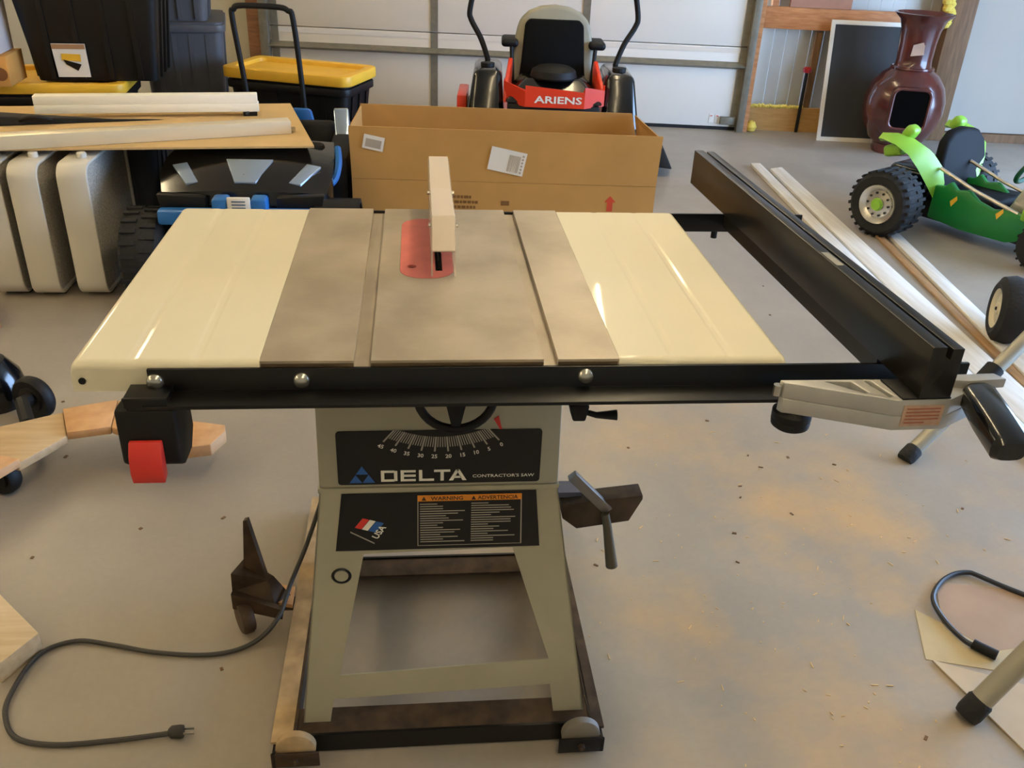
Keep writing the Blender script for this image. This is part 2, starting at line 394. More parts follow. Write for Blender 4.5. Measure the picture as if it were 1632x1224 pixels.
# wings
def wing(xa, xb, side):
    prof = []
    R = .012; n = 9; zb = H-.045
    def P(x, z): prof.append((x, z))
    # cross-section along x (top with two shallow pressed ribs)
    P(xa, zb)
    if side < 0:
        for k in range(n+1): a = PI-PI/2*k/n; P(xa+R+R*math.cos(a), H-R+R*math.sin(a))
    else: P(xa, H)
    w = xb-xa
    for q in (.32, .66):
        c = xa+w*q; P(c-.008, H); P(c-.003, H-.0007); P(c+.003, H-.0007); P(c+.008, H)
    if side > 0:
        for k in range(n+1): a = PI/2-PI/2*k/n; P(xb-R+R*math.cos(a), H-R+R*math.sin(a))
    else: P(xb, H)
    P(xb, zb)
    mb = MB(); N = len(prof); ys = []
    for k in range(n+1): a = PI/2*k/n; ys.append((R-R*math.sin(a), R*(1-math.cos(a))))   # rounded front lip
    rings = [(0.0, 1.0)]
    secs = [(-.0005, zb, None)]
    # stations along y: (y, drop of the top)
    st = [(R*(1-math.cos(PI/2*k/n)) , R*(1-math.sin(PI/2*k/n))) for k in range(n+1)]
    st += [(.686-a, b) for a, b in reversed(st)]
    for y, dz in st:
        mb.v += [Vector((x, y, z if z <= zb+1e-6 else max(zb, z-dz))) for x, z in prof]
    for i in range(len(st)-1):
        mb.f += [(i*N+k, i*N+k+1, (i+1)*N+k+1, (i+1)*N+k) for k in range(N-1)]
        mb.f.append((i*N+N-1, i*N, (i+1)*N, (i+1)*N+N-1))
    mb.f += [tuple(range(N-1,-1,-1)), tuple((len(st)-1)*N+k for k in range(N))]
    return mb.build('extension_wing', M_cream, saw)
wl_ = wing(-.508, -.2545, -1); wing(.2545, .508, 1)
MB().lathe([(.001,0),(.005,0),(.005,-.002),(.001,-.002)], (-.494,-.0003,.872), 'y', n=10).build('screw_hole', M_black, wl_)
# rails
def angle_rail(name, x0, x1, yf, sgn, z0, z1, dep):
    pts = [(0,z0),(0,z1),(sgn*.006,z1),(sgn*.006,z0+.006),(sgn*dep,z0+.006),(sgn*dep,z0)]
    return MB().prism([(yf+a, b) for a, b in pts], x0, x1, lambda u, v, w: Vector((w, u, v))).build(name, M_black, saw, bevel=.0012)
fr = angle_rail('front_rail', -.405, .79, -.0015, -1, .853, .892, .05)
rrl = angle_rail('rear_rail', -.20, .80, .6875, 1, .855, .8945, .04)
def bolt(x, z):
    MB().lathe([(.001,-.0095),(.006,-.009),(.010,-.0065),(.0118,-.003),(.012,0)], (x,-.0075,z), 'y', n=18).build('bolt', M_steel, fr, smooth=True)
for x, z in ((-.395,.874), (-.197,.874), (.205,.877)): bolt(x, z)
MB().cyl((.612,.70,.855),(.612,.70,.838),.007,n=8).build('bolt', M_black, rrl)
# cabinet
YC = .14
cb = MB()
cb.plate([(-.205,.584),(.205,.584),(.2,.862),(-.2,.862)], [], 0, .44, XZ(YC))
cab = cb.build('cabinet', M_greyen, saw, bevel=.004)
MB().span(-.207,.207,YC-.002,YC+.445,.576,.584).build('cabinet_seam', M_greyen, cab)
# stand: four sloping panels
def YF(v): return .112 + (YC-.112)*min(1, max(0, (v-.05)/.526))
def SXL(v): return -.265 + (.060)*(v-.05)/.526
def SXR(v): return .287 - (.082)*(v-.05)/.526
zb, zt = .05, .576
outer = [(SXL(zb),zb),(-.213,zb),(-.204,.108),(.216,.122),(.226,zb),(SXR(zb),zb),(.205,zt),(-.205,zt)]
hole = [(-.190,.166),(.210,.186),(.130,.452),(-.135,.446)]
MB().plate(outer, [hole], 0, .003, lambda u, v, w: Vector((u, YF(v)+w, v))).build('stand_panel', M_greyen, saw)
outer2 = [(SXL(zb),zb),(-.213,zb),(-.204,.108),(.216,.108),(.226,zb),(SXR(zb),zb),(.205,zt),(-.205,zt)]
YB = .60
MB().plate(outer2, [hole], 0, .003, lambda u, v, w: Vector((u, YB-(YF(v)-.112)+w, v))).build('stand_panel', M_greyen, saw)
for side in (-1, 1):
    X = SXL if side < 0 else SXR
    o2 = [(.112,zb),(.17,zb),(.18,.108),(.53,.108),(.54,zb),(.603,zb),(.575,zt),(.14,zt)]
    h2 = [(.185,.17),(.525,.17),(.47,.45),(.24,.45)]
    MB().plate(o2, [h2] if side > 0 else [h2], 0, .003*-side, lambda u, v, w: Vector((X(v)+w, u, v))).build('stand_panel', M_greyen, saw)
MB().span(-.2,.2,.16,.56,.571,.575).build('stand_shelf', M_greyen, saw)
# knockout ring
kv = .40
MB().lathe([(.0125,0),(.0155,-.002),(.018,0),(.0155,.002),(.0125,0)], (-.176,YF(kv)-.0008,kv), 'y', n=24).build('grommet_ring', M_black, saw)
# name plate
PZ = lambda yy: (lambda u, v, w: Vector((u, yy-w, v)))
YP = YC-.0025
npl = MB().prism(rrect(-.172,.171,.592,.698,.006), 0, .002, lambda u, v, w: Vector((u, YP+w, v))).build('name_plate', M_black, saw)
pf = lambda ox, oz: (lambda u, v, w: Vector((ox+u, YP-.0004-w, oz+v)))
dl = MB(); lh, th = .0225, .0056
def bar(x, z, w, h): dl.prism([(x,z),(x+w,z),(x+w,z+h),(x,z+h)], 0, .0005, pf(0,0))
lx, lz, lw, gp = -.100, .598, .0275, .0055
def poly(p): dl.prism(p, 0, .0005, pf(0,0))
bar(lx,lz,th,lh); bar(lx+th,lz,lw-2*th+.001,.0045); bar(lx+th,lz+lh-.0045,lw-2*th+.001,.0045); bar(lx+lw-th,lz+.001,th,lh-.002)
x = lx+lw+gp
bar(x,lz,th,lh); [bar(x+th,lz+q,lw-th-.002,.0045) for q in (0,.009,lh-.0045)]
x += lw+gp-.002
bar(x,lz,th,lh); bar(x+th,lz,lw-th-.002,.0045)
x += lw
bar(x-.002,lz+lh-.0045,lw,.0045); bar(x+lw/2-th/2-.002,lz,th,lh-.0045)
x += lw-.004
poly([(x,lz),(x+.007,lz),(x+.0175,lz+lh),(x+.012,lz+lh)]); poly([(x+.030,lz),(x+.023,lz),(x+.012,lz+lh),(x+.0175,lz+lh)]); bar(x+.009,lz+.005,.012,.004)
dl.build('brand_lettering', M_white, npl)
tri = MB()
def tr(cx, cz, s): tri.prism([(cx-s,cz),(cx+s,cz),(cx,cz+s*1.55)], 0, .0005, pf(0,0))
tr(-.1425,.5965,.0105); tr(-.1205,.5965,.0105); tr(-.1315,.6135,.0105)
tri.build('triangle_emblem', M_blue, npl)
text("CONTRACTOR'S SAW", .0085, pf(.108,.6035), 'small_lettering', M_white, npl, sx=1.25, bold=.0001)
# angle scale
tk = MB(); cx, cz, R0 = .002, .795, .112
nums = []
for i in range(46):
    a = math.radians(-90 + (i-22.5)*1.42); long = i % 5 == 0
    r0, r1 = R0-.003, R0+(.026 if long else .017); w = .0014 if long else .0008
    d_ = Vector((math.cos(a), math.sin(a))); n_ = Vector((-d_.y, d_.x))
    p = [(cx+d_.x*r0*1.32+n_.x*q, cz+d_.y*r0+n_.y*q) for q in (-w, w)] + [(cx+d_.x*r1*1.32+n_.x*q, cz+d_.y*r1+n_.y*q) for q in (w, -w)]
    tk.prism(p, 0, .0004, pf(0,0))
    if long: nums.append((45-i, cx+d_.x*(r1+.008)*1.32, cz+d_.y*(r1+.009), a+PI/2))
tk.build('angle_scale', M_greyp, npl)
for v_, u_, w_, a in nums:
    ca, sa = math.cos(a*.7), math.sin(a*.7)
    text(str(v_), .0105, (lambda u, v, w, u_=u_, w_=w_, ca=ca, sa=sa: Vector((u_+u*ca-v*sa, YP-.0004-w, w_-.004+u*sa+v*ca))), 'scale_numeral', M_white, npl, bold=.0002)
# warning plate (on the stand apron, slightly sloped)
YW = lambda v: YF(v)-.003
wf = lambda ox, oz, e=0: (lambda u, v, w: Vector((ox+u, YW(oz+v)-w-e, oz+v)))
wp = MB().prism([(-.168,.573),(.167,.573),(.178,.456),(-.183,.456)], 0, .002, lambda u, v, w: Vector((u, YW(v)+w, v))).build('warning_plate', M_black, saw)
lb = MB()
for q in ([(-.040,.463),(.145,.463),(.145,.4638),(-.040,.4638)], [(-.040,.463),(-.0385,.463),(-.0375,.568),(-.039,.568)], [(.143,.463),(.145,.463),(.142,.568),(.140,.568)]): lb.prism(q, 0, .0005, wf(0,0))
for side, xx in ((0,-.035),(1,.054)):
    rng = random.Random(3+side)
    for i in range(17):
        z = .549-i*.0049; wdt = rng.choice((.07,.078,.066,.05,.04,.075,.06)) if i not in (0,5,9,13) else rng.choice((.03,.035,.045))
        lb.prism([(xx,z),(xx+wdt,z),(xx+wdt,z+.0017),(xx,z+.0017)], 0, .0004, wf(0,0))
lb.build('warning_text', M_greyp, wp)
ob = MB().prism([(-.039,.556),(.142,.556),(.142,.568),(-.039,.568)], 0, .0006, wf(0,0)).build('warning_band', M_orange, wp)
text('WARNING', .0105, wf(.012,.5585,.0008), 'warning_heading', mat('ink_dark', (60,38,18), .7), ob, sx=1.1, bold=.0002)
text('ADVERTENCIA', .0105, wf(.100,.5585,.0008), 'warning_heading', MATS['ink_dark'], ob, sx=1.0, bold=.0002)
at = MB()
for xx in (-.028, .058): at.prism([(xx-.004,.558),(xx+.004,.558),(xx,.566)], 0, .0004, wf(0,0,.0008))
at.build('alert_triangle', MATS['ink_dark'], ob)
fl = lambda e=0: (lambda u, v, w: Vector((-.122+u, YW(.497+v)-w-e, .497+v)))
ca, sa = math.cos(math.radians(-32)), math.sin(math.radians(-32))
def quad(u0, v0, u1, v1, name, m):
    # stripes of a small flag drawn askew
    def T(u, v): return (u+v*.75, v-.30*u)
    mb = MB().prism([T(u0,v0),T(u1,v0),T(u1,v1),T(u0,v1)], 0, .0006, fl()); mb.build(name, m, wp)
quad(-.026,.0,-.015,.019,'flag_stripe',M_red); quad(-.014,.0,-.004,.019,'flag_stripe',M_white); quad(-.003,.0,.010,.019,'flag_stripe',M_blue)
ub = text('USA', .017, (lambda u, v, w: Vector((0,0,0))), None, M_white, wp)
UA = math.radians(58); text('USA', .0165, (lambda u, v, w: Vector((-.118+u*math.cos(UA)-v*math.sin(UA)+.016, YW(.492)-.0012, .492+u*math.sin(UA)+v*math.cos(UA)))), 'flag_lettering', M_white, wp, bold=.0004)
MB().prism([(-.156,.497),(-.115,.472),(-.115,.4695),(-.156,.4945)], 0, .0005, wf(0,0)).build('flag_underline', M_greyp, wp)
# hand wheel
hw = MB(); HX, HY, HZ, HR = .023, .082, .795, .060
hw.tube([(HX+HR*math.cos(2*PI*k/32), HY, HZ+HR*math.sin(2*PI*k/32)) for k in range(32)], .0072, 10, closed=True)
for a in (-90, 30, 150):
    a = math.radians(a); d_ = Vector((math.cos(a), 0, math.sin(a))); n_ = Vector((-d_.z, 0, d_.x)); c_ = Vector((HX,HY,HZ))
    hw.hexa([c_+d_*.012-n_*.016+Vector((0,-.004,0)), c_+d_*.058-n_*.006+Vector((0,-.004,0)), c_+d_*.058+n_*.006+Vector((0,-.004,0)), c_+d_*.012+n_*.016+Vector((0,-.004,0)),
             c_+d_*.012-n_*.016+Vector((0,.004,0)), c_+d_*.058-n_*.006+Vector((0,.004,0)), c_+d_*.058+n_*.006+Vector((0,.004,0)), c_+d_*.012+n_*.016+Vector((0,.004,0))])
hw.lathe([(.001,-.012),(.017,-.012),(.018,.012),(.011,.014),(.009,.06),(.001,.06)], (HX,HY,HZ), 'y', n=20)
hwo = hw.build('handwheel', M_blackm, saw, smooth=True)
MB().lathe([(.001,-.036),(.009,-.034),(.010,-.01),(.006,0),(.001,0)], (HX+.045,HY-.004,HZ+.035), 'y', n=14).build('crank_knob', M_blackg, hwo, smooth=True)
MB().prism([(.088,.722),(.099,.702),(.102,.703),(.096,.728)], 0, .002, lambda u, v, w: Vector((u, YP-.006+w, v))).build('pointer', M_red, saw)
# tilt slot panel behind the wheel
MB().prism(rrect(-.05,.10,.735,.85,.03), 0, .001, lambda u, v, w: Vector((u, YC-.0012+w, v))).build('slot_plate', M_greyen, saw)
# rail clamp lever under the rail
lk = MB().prism([(.197,.80),(.229,.80),(.224,.772),(.204,.772)], 0, .03, lambda u, v, w: Vector((u, .05+w, v-.008))).build('lock_bracket', M_blackm, saw, bevel=.003)
MB().tube([(.222,.06,.777),(.24,.05,.776),(.272,.048,.777)], .006, 10, rs=[.0045,.005,.0085]).build('lock_lever', M_blackm, lk, smooth=True)
# power switch
br = MB().span(-.43,-.372,-.045,-.004,.846,.868)
br.prism([(-.430,.870),(-.372,.870),(-.372,.850),(-.425,.850)], -.05, -.045, XZ(0))
sw = br.build('switch_bracket', M_black, saw, bevel=.001)
MB().prism([(-.052,.853),(-.03,.853),(.03,.846),(.035,.78),(.01,.752),(-.03,.752),(-.052,.768)], -.443, -.364, lambda u, v, w: Vector((w, u, v))).build('switch_box', M_blackm, sw, bevel=.005)
MB().prism([(-.053,.808),(-.060,.808),(-.070,.79),(-.074,.765),(-.070,.747),(-.053,.752)], -.428, -.384, lambda u, v, w: Vector((w, u, v))).build('stop_paddle', M_red, sw, bevel=.002)
MB().lathe([(.001,-.001),(.005,0),(.001,.003)], (-.405,-.03,.8535), n=8).build('switch_screw', M_rust, sw)
# motor at the back
mo = MB().lathe([(.001,-.15),(.05,-.15),(.075,-.14),(.085,-.12),(.085,.12),(.075,.14),(.05,.15),(.001,.15)], (.0,.80,.66), 'x', n=24)
mo.span(-.05,.05,.60,.73,.63,.69); mo.build('motor', mat('motor_dark', (40,42,46), .5, var=.1), saw, smooth=True)
# cord
cp = [(-.212,.56,.40),(-.25,.565,.28),(-.30,.56,.13),(-.33,.48,.085),(-.352,.405,.05),(-.405,.372,.010),(-.486,.346,.006),(-.607,.358,.006),(-.707,.386,.006),(-.791,.402,.006),(-.856,.363,.006),(-.872,.252,.006),(-.854,.188,.006),(-.814,.143,.006),(-.738,.125,.006),(-.634,.129,.006),(-.53,.136,.010)]
crd = MB().tube(spline(cp, 8), .0052, 8).build('power_cord', mat('cord_grey', (62,60,56), .6), saw, smooth=True)
pl = MB(); pl.lathe([(.001,-.002),(.007,0),(.0125,.006),(.0135,.022),(.0125,.028),(.001,.028)], (-.53,.136,.0138), 'x', n=12); plg = pl.build('plug', mat('plug_dark', (48,45,40), .6), crd, smooth=True)
for dy, dz in ((-.006,.002),(.006,.002),(0,-.005)): MB().box((-.493,.1345+dy,.014+dz), (.022,.0016,.005)).build('prong', M_steel, plg)

# ------------------------------------------------------------------ rip fence on the rails
fen = thing('rip_fence', 'long black rip fence with silver head clamped across the saw rails', 'rip fence', (.68,-.08,.896))
FX, FY = .650, -.118; ang = math.atan2(.650-.612, 1.04); FL = 1.04
FM = Matrix.Translation((FX,FY,0)) @ Matrix.Rotation(ang, 4, 'Z')
FZ0, FZ1 = .896, .974
prof = [(0,FZ0),(.047,FZ0),(.047,FZ1-.003),(.030,FZ1-.003),(.030,FZ1-.02),(.021,FZ1-.02),(.021,FZ1),(0,FZ1)]
fb = MB().prism(prof, 0, FL, lambda u, v, w: Vector((u, w, v))).xf(FM).build('fence_bar', mat('fence_black', (30,28,24), .3, .2, var=.1, vscale=6), fen, bevel=.0012)
MB().span(.002,.010,.121,.80,.868,FZ0-.0003).xf(FM).build('fence_lip', MATS['fence_black'], fb)
MB().span(.004,.017,.30,.36,FZ1-.0005,FZ1+.0006).xf(FM).build('fence_sticker', M_tube, fb)
hd_out = [(.476,-.055),(.480,-.064),(.500,-.071),(.622,-.118),(.70,-.116),(.765,-.078),(.765,-.056)]
holes = [[(.540,-.061),(.578,-.061),(.590,-.094),(.584,-.096)], [(.598,-.060),(.608,-.060),(.622,-.105),(.614,-.107)]]
hd = MB().plate(hd_out, holes, .868, .893, XY)
hd.plate([(.478,-.056),(.482,-.066),(.500,-.0715),(.622,-.1185),(.70,-.1165),(.765,-.079),(.763,-.074),(.699,-.1105),(.623,-.1125),(.502,-.066),(.49,-.0565)], [], .845, .868, XY)
hdo = hd.build('head_casting', M_alu, fen, bevel=.0015)
lbm = MB().prism([(.632,.852),(.692,.852),(.692,.885),(.632,.885)], 0, .0008, lambda u, v, w: Vector((u, -.1185-w+(u-.622)*.0256, v))).build('head_label', mat('label_pink', (176,148,128), .6, var=.1, vscale=90), hdo)
ll = MB()
for i in range(5):
    z = .879-i*.0055; ll.prism([(.637,z),(.637+(.05 if i != 4 else .03),z),(.637+(.05 if i != 4 else .03),z+.0018),(.637,z+.0018)], 0, .0006, lambda u, v, w: Vector((u, -.1195-w+(u-.622)*.0256, v)))
ll.build('label_text', mat('label_red', (150,84,66), .7), lbm)
MB().lathe([(.001,.812),(.022,.812),(.0275,.816),(.0285,.824),(.0275,.826),(.0285,.828),(.0285,.838),(.02,.846),(.001,.846)], (.507,-.049,0), n=24).build('adjust_knob', M_blackm, fen, smooth=True)
MB().cyl((.472,-.060,.872),(.472,-.060,.888),.006,n=12).build('adjust_screw', M_steel, fen)
blk = MB().prism([(.628,-.117),(.700,-.115),(.694,-.06),(.622,-.06)], .893, .8958, XY)
blk.build('fence_bracket', M_blackm, fen, bevel=.0015)
arm = MB().prism([(.695,-.066),(.79,-.062),(.80,-.080),(.74,-.085),(.695,-.080)], .890, .905, XY); armo = arm.build('lever_arm', M_alu, fen, bevel=.002)
MB().cyl((.702,-.085,.886),(.702,-.058,.886),.011,n=14).build('cam', M_steel, fen, smooth=True)
hp = [Vector((.757,-.078,.890)), Vector((.752,-.095,.886)), Vector((.745,-.15,.878)), Vector((.738,-.205,.870)), Vector((.737,-.213,.868))]
hnd = MB(); dirs = (hp[3]-hp[1]).normalized(); sd_ = Vector((1,0,0)); 
for i, (p, a, b) in enumerate(zip(hp, (.014,.026,.028,.027,.020), (.010,.018,.020,.019,.013))):
    for k in range(16):
        t = 2*PI*k/16; c_, s_ = math.cos(t), math.sin(t)
        c_ = math.copysign(abs(c_)**.6, c_); s_ = math.copysign(abs(s_)**.6, s_)
        hnd.v.append(p+Vector((a*c_, 0, b*s_)))
hnd.f = [(i*16+k, i*16+(k+1) % 16, (i+1)*16+(k+1) % 16, (i+1)*16+k) for i in range(4) for k in range(16)]+[tuple(range(15,-1,-1)), tuple(64+k for k in range(16))]
hnd.build('lever_handle', M_blackg, fen, smooth=True)

# ------------------------------------------------------------------ mobile base
mbz = thing('mobile_base', 'rusty black angle iron mobile base under the table saw', 'mobile base', (0,.4,0))
def side_rail(xo, xi):
    a, b = sorted((xo, xi))
    MB().span(a, b, .07, .86, .043, .049).build('rail_flange', M_dust, mbz)
    xw = xi
    MB().span(min(xi, xi-math.copysign(.006, xi)), max(xi, xi-math.copysign(.006, xi)), .07, .86, .006, .049).build('side_rail', M_rust, mbz)
side_rail(-.322, -.283)
MB().span(.298,.322,.07,.86,.043,.049).build('rail_flange', M_rust, mbz); MB().span(.296,.302,.07,.86,.006,.049).build('side_rail', M_rust, mbz)
MB().span(-.283,.296,.080,.086,.006,.05).build('front_rail', M_black, mbz); MB().span(-.283,.296,.086,.15,.04,.046).build('front_ledge', M_rust, mbz)
MB().span(-.283,.296,.60,.606,.006,.05).build('rear_rail', M_black, mbz); MB().span(-.283,.296,.54,.60,.04,.046).build('rear_ledge', M_rust, mbz)
for sx, dusty in ((-1, True), (1, False)):
    X = .275*sx
    MB().span(X-.045, X+.045, .046, .051, .006, .042).build('caster_plate', M_black if not dusty else M_rust, mbz, bevel=.001)
    MB().span(X+.040*sx-.0025, X+.040*sx+.0025, .046, .08, .006, .042).build('caster_plate', M_black, mbz)
    w = MB().lathe([(.001,.055),(.034,.055),(.038,.058),(.038,.072),(.034,.075),(.001,.075)], (X,0,.0385), 'y', n=24).build('caster_wheel', mat('caster_grey', (120,114,104), .6, var=.1) if not dusty else M_dust, mbz, smooth=True)
    MB().lathe([(.001,.036),(.006,.038),(.007,.046),(.001,.046)], (X,.0,.024), 'y', n=10).build('axle_bolt', M_rust, w)
# foot pedal and third caster at the left side
pv = MB(); pv.hexa([(-.428,.47,.14),(-.375,.46,.085),(-.372,.475,.085),(-.424,.485,.14),(-.412,.45,.285),(-.404,.45,.287),(-.401,.462,.287),(-.409,.462,.285)])
pv.build('pedal_lever', M_rust, mbz)
MB().hexa([(-.452,.44,.10),(-.36,.43,.06),(-.33,.47,.055),(-.42,.49,.10),(-.45,.44,.15),(-.375,.455,.115),(-.365,.47,.115),(-.43,.49,.15)]).build('pedal_plate', M_rust, mbz)
MB().hexa([(-.452,.425,.062),(-.345,.415,.035),(-.345,.43,.035),(-.45,.44,.062),(-.452,.425,.105),(-.345,.415,.062),(-.345,.43,.062),(-.45,.44,.105)]).build('caster_bracket', M_rust, mbz)
MB().hexa([(-.39,.44,.06),(-.325,.44,.045),(-.325,.50,.045),(-.39,.50,.06),(-.39,.44,.072),(-.325,.44,.056),(-.325,.50,.056),(-.39,.50,.072)]).build('wood_shim', M_pine, mbz)
cw = MB().lathe([(.001,-.014),(.034,-.014),(.038,-.008),(.038,.008),(.034,.014),(.001,.014)], (0,0,0), 'x', n=24).xf(Matrix.Translation((-.428,.425,.038)) @ Matrix.Rotation(.5, 4, 'Z')).build('caster_wheel', M_rust, mbz, smooth=True)
MB().span(-.36,-.32,.44,.48,.0385,.0435).build('pivot_bracket', M_rust, mbz)

# ------------------------------------------------------------------ mitre gauge on the cabinet side
mg = thing('mitre_gauge', 'dark steel mitre gauge with tapered handle hung at the saw side', 'mitre gauge', (.32,.3,.40))
PH = lambda u, v, w: Vector((u, .30+w, v))
MB().prism([(.243,.428),(.405,.447),(.406,.437),(.383,.384),(.277,.368),(.247,.394)], -.012, .03, PH).build('gauge_head', M_rust, mg, bevel=.002)
rm = Matrix.Translation((.298,.29,.455)) @ Matrix.Rotation(math.atan2(.079,-.073), 4, (0,-1,0))
MB().box((0,0,0), (.115,.016,.020)).xf(rm).build('gauge_bar', mat('bar_steel', (128,120,112), .45, .5), mg, bevel=.001)
MB().tube([(.330,.278,.412),(.336,.274,.385),(.353,.268,.287)], .01, 14, rs=[.0085,.009,.0125]).build('gauge_handle', mat('handle_brown', (86,76,56), .45, .2), mg, smooth=True)
MB().box((.256,.33,.436), (.06,.04,.012)).build('gauge_holder', mat('holder_grey', (92,92,104), .5), mg)

# ------------------------------------------------------------------ clutter on the left: fans, sheet, strips
def box_fan(x0, x1, y0, label):
    w = x1-x0
    e = thing('box_fan', label, 'fan', ((x0+x1)/2, y0+.265, 0), 0, 'white box fans in a row')
    SZ = .525; xm = (x0+x1)/2
    fn = lambda u, v, q: Vector((q, y0+u, .012+v))
    MB().plate(rrect(0,SZ,0,SZ,.058,6), [rrect(.014,SZ-.014,.014,SZ-.014,.047,6)], x0, x1, fn).build('housing', M_fanw, e, bevel=.005)
    MB().prism(rrect(.013,SZ-.013,.013,SZ-.013,.048,6), x1-.014, x1-.010, fn).build('front_grille', M_fang, e)
    MB().prism(rrect(.013,SZ-.013,.013,SZ-.013,.048,6), x0+.010, x0+.014, fn).build('rear_grille', M_fang, e)
    MB().lathe([(.001,0),(.018,0),(.018,.016),(.014,.02),(.001,.02)], (xm+.01,y0+.12,.012+SZ-.0005), n=14).build('speed_knob', M_fanw, e, smooth=True)
    for yy in (y0+.10, y0+SZ-.10): MB().span(x0+.01,x1-.01,yy-.03,yy+.03,0,.0125).build('foot', M_black, e)
box_fan(-1.69,-1.577,2.30,'white box fan farthest left, cut by the photo edge')
box_fan(-1.545,-1.438,2.29,'white box fan in the middle of the row of three')
box_fan(-1.372,-1.262,2.295,'white box fan nearest the black ride-on toy')
sh = thing('cardboard_sheet', 'flat cardboard sheet lying across the fans and the ride-on toy', 'cardboard', (-1.2,2.9,.563), local=False)
shp = [(-.446,2.53),(-.635,3.33),(-2.1,3.10),(-2.05,2.35),(-1.58,2.405)]
MB().prism(shp, .558, .566, XY).build('top_liner', M_cardl, sh)
o = sh.children[0]
# aluminium strip and white strip on the sheet
def strip(name, p0, p1, w, h, z, m, label, cat, nose=False):
    p0, p1 = Vector((*p0, z)), Vector((*p1, z)); d_ = (p1-p0); ln = d_.length; d_.normalize()
    e = thing(name, label, cat, (p0+p1)/2)
    mtx = Matrix.Translation(p0) @ Matrix.Rotation(math.atan2(d_.y, d_.x), 4, 'Z')
    return e, mtx, ln
e, mtx, ln = strip('aluminium_channel', (-2.0,2.235), (-.557,2.723), .07, .03, .5665, M_alu, 'pale aluminium channel lying on the cardboard sheet in front of the white bar', 'metal channel')
MB().prism([(0,0),(.09,0),(.09,.03),(.06,.055),(.0,.052)], 0, ln, lambda u, v, w: Vector((w, u, v))).xf(mtx).build('channel_body', mat('pale_alu', (226,212,182), .3, .25), e, bevel=.002)
MB().prism([(.012,.006),(.05,.006),(.04,.02),(.012,.024)], ln, ln+.02, lambda u, v, w: Vector((w, u, v))).xf(mtx).build('end_tab', M_steel, e)
e, mtx, ln = strip('white_light_bar', (-1.64,2.905), (-.735,3.045), .1, .06, .585, M_white, 'white two-part light bar propped above the cardboard sheet', 'light bar')
MB().prism([(0,0),(0,.036),(.06,.036),(.06,0)], 0, ln, lambda u, v, w: Vector((w, u, v))).xf(mtx).build('lower_bar', mat('bar_white', (246,240,222), .5), e, bevel=.003)
MB().prism([(.004,.0365),(.004,.074),(.06,.074),(.06,.0365)], 0, ln-.004, lambda u, v, w: Vector((w, u, v))).xf(mtx).build('upper_bar', MATS['bar_white'], e, bevel=.003)
for q in (ln-.04,):
    MB().tube([(q,.01,.0),(q-.015,-.012,-.006),(q-.005,.02,-.011)], .006, 8).xf(mtx).build('clip', M_black, e)
    MB().span(q-.03,q+.03,.0,.06,-.0185,-.001).xf(mtx).build('bracket', M_blackm, e)
e = thing('black_tool_case', 'flat dark tool case under the left end of the white light bar', 'tool case', (-1.7,2.9,.566))
MB().hexa([(-1.80,2.74,.567),(-1.10,2.93,.567),(-1.15,2.945,.567),(-1.80,2.855,.567),(-1.76,2.76,.605),(-1.3,2.89,.575),(-1.32,2.90,.575),(-1.76,2.85,.605)]).build('case_body', M_blackm, e, bevel=.006)
MB().tube(spline([(-1.66,2.79,.585),(-1.62,2.775,.60),(-1.58,2.78,.60),(-1.54,2.81,.585)],5), .008, 8).build('case_handle', M_blackm, e)

# ------------------------------------------------------------------ ride-on toy (black and blue, faces the camera)
ro = thing('ride_on_truck', 'black and blue battery ride-on truck half under the cardboard sheet', 'ride-on toy', (-.70,2.7,0))
def tyre(parent, c, r, w, axis='x', hub=None, hubm=None, rz=0, knob=24):
    prof = [(r*.62,-w/2),(r*.86,-w/2),(r*.97,-w*.40),(r,-w*.2),(r,w*.2),(r*.97,w*.40),(r*.86,w/2),(r*.62,w/2),(r*.5,w*.3),(r*.5,-w*.3),(r*.62,-w/2)]
    mt = Matrix.Translation(c) @ Matrix.Rotation(rz, 4, 'Z')
    mb = MB().lathe(prof, (0,0,0), axis, n=36)
    for k in range(knob):
        a = 2*PI*k/knob
        for side in (-1, 1):
            mb.box((side*w*.24, 0, 0), (w*.38, r*.09, r*.06), None)
            for i in range(8):
                q = mb.v[-8+i]; q = Vector((q.x, q.y, q.z+r*1.005)); aa = a+side*.07
                mb.v[-8+i] = Vector((q.x, q.y*math.cos(aa)-q.z*math.sin(aa), q.y*math.sin(aa)+q.z*math.cos(aa)))
    t = mb.xf(mt).build('tyre', M_rubber, parent, smooth=True)
    if hubm:
        MB().lathe([(.001,-w*.50),(r*.15,-w*.50),(r*.18,-w*.44),(r*.45,-w*.40),(r*.53,-w*.50),(r*.56,-w*.5),(r*.56,w*.5),(r*.45,w*.4),(.001,w*.4)], (0,0,0), axis, n=28).xf(mt).build('hub', hubm, t, smooth=True)
    return t
for x in (-1.075, -.40): tyre(ro, (x,2.30,.185), .185, .15, hubm=M_blackg)
for x in (-1.0, -.42): tyre(ro, (x,3.10,.185), .185, .14, hubm=M_blackg)
MB().span(-.98,-.36,2.2,3.2,.12,.26).build('chassis', M_blackm, ro, bevel=.02)
hood = MB()
rows = [(2.26,.35,.38,.29),(2.275,.425,.455,.31),(2.36,.47,.495,.33),(2.48,.505,.53,.33),(2.72,.52,.545,.31)]
for y, zl, zc, hwid in rows:
    for k in range(9):
        t = -1+k/4; hood.v.append(Vector((-.70+hwid*t, y+.06*t*t, zl+(zc-zl)*(1-t*t))))
    for k in range(8, -1, -1):
        t = -1+k/4; hood.v.append(Vector((-.70+hwid*t, y+.06*t*t, .30)))
n = 18
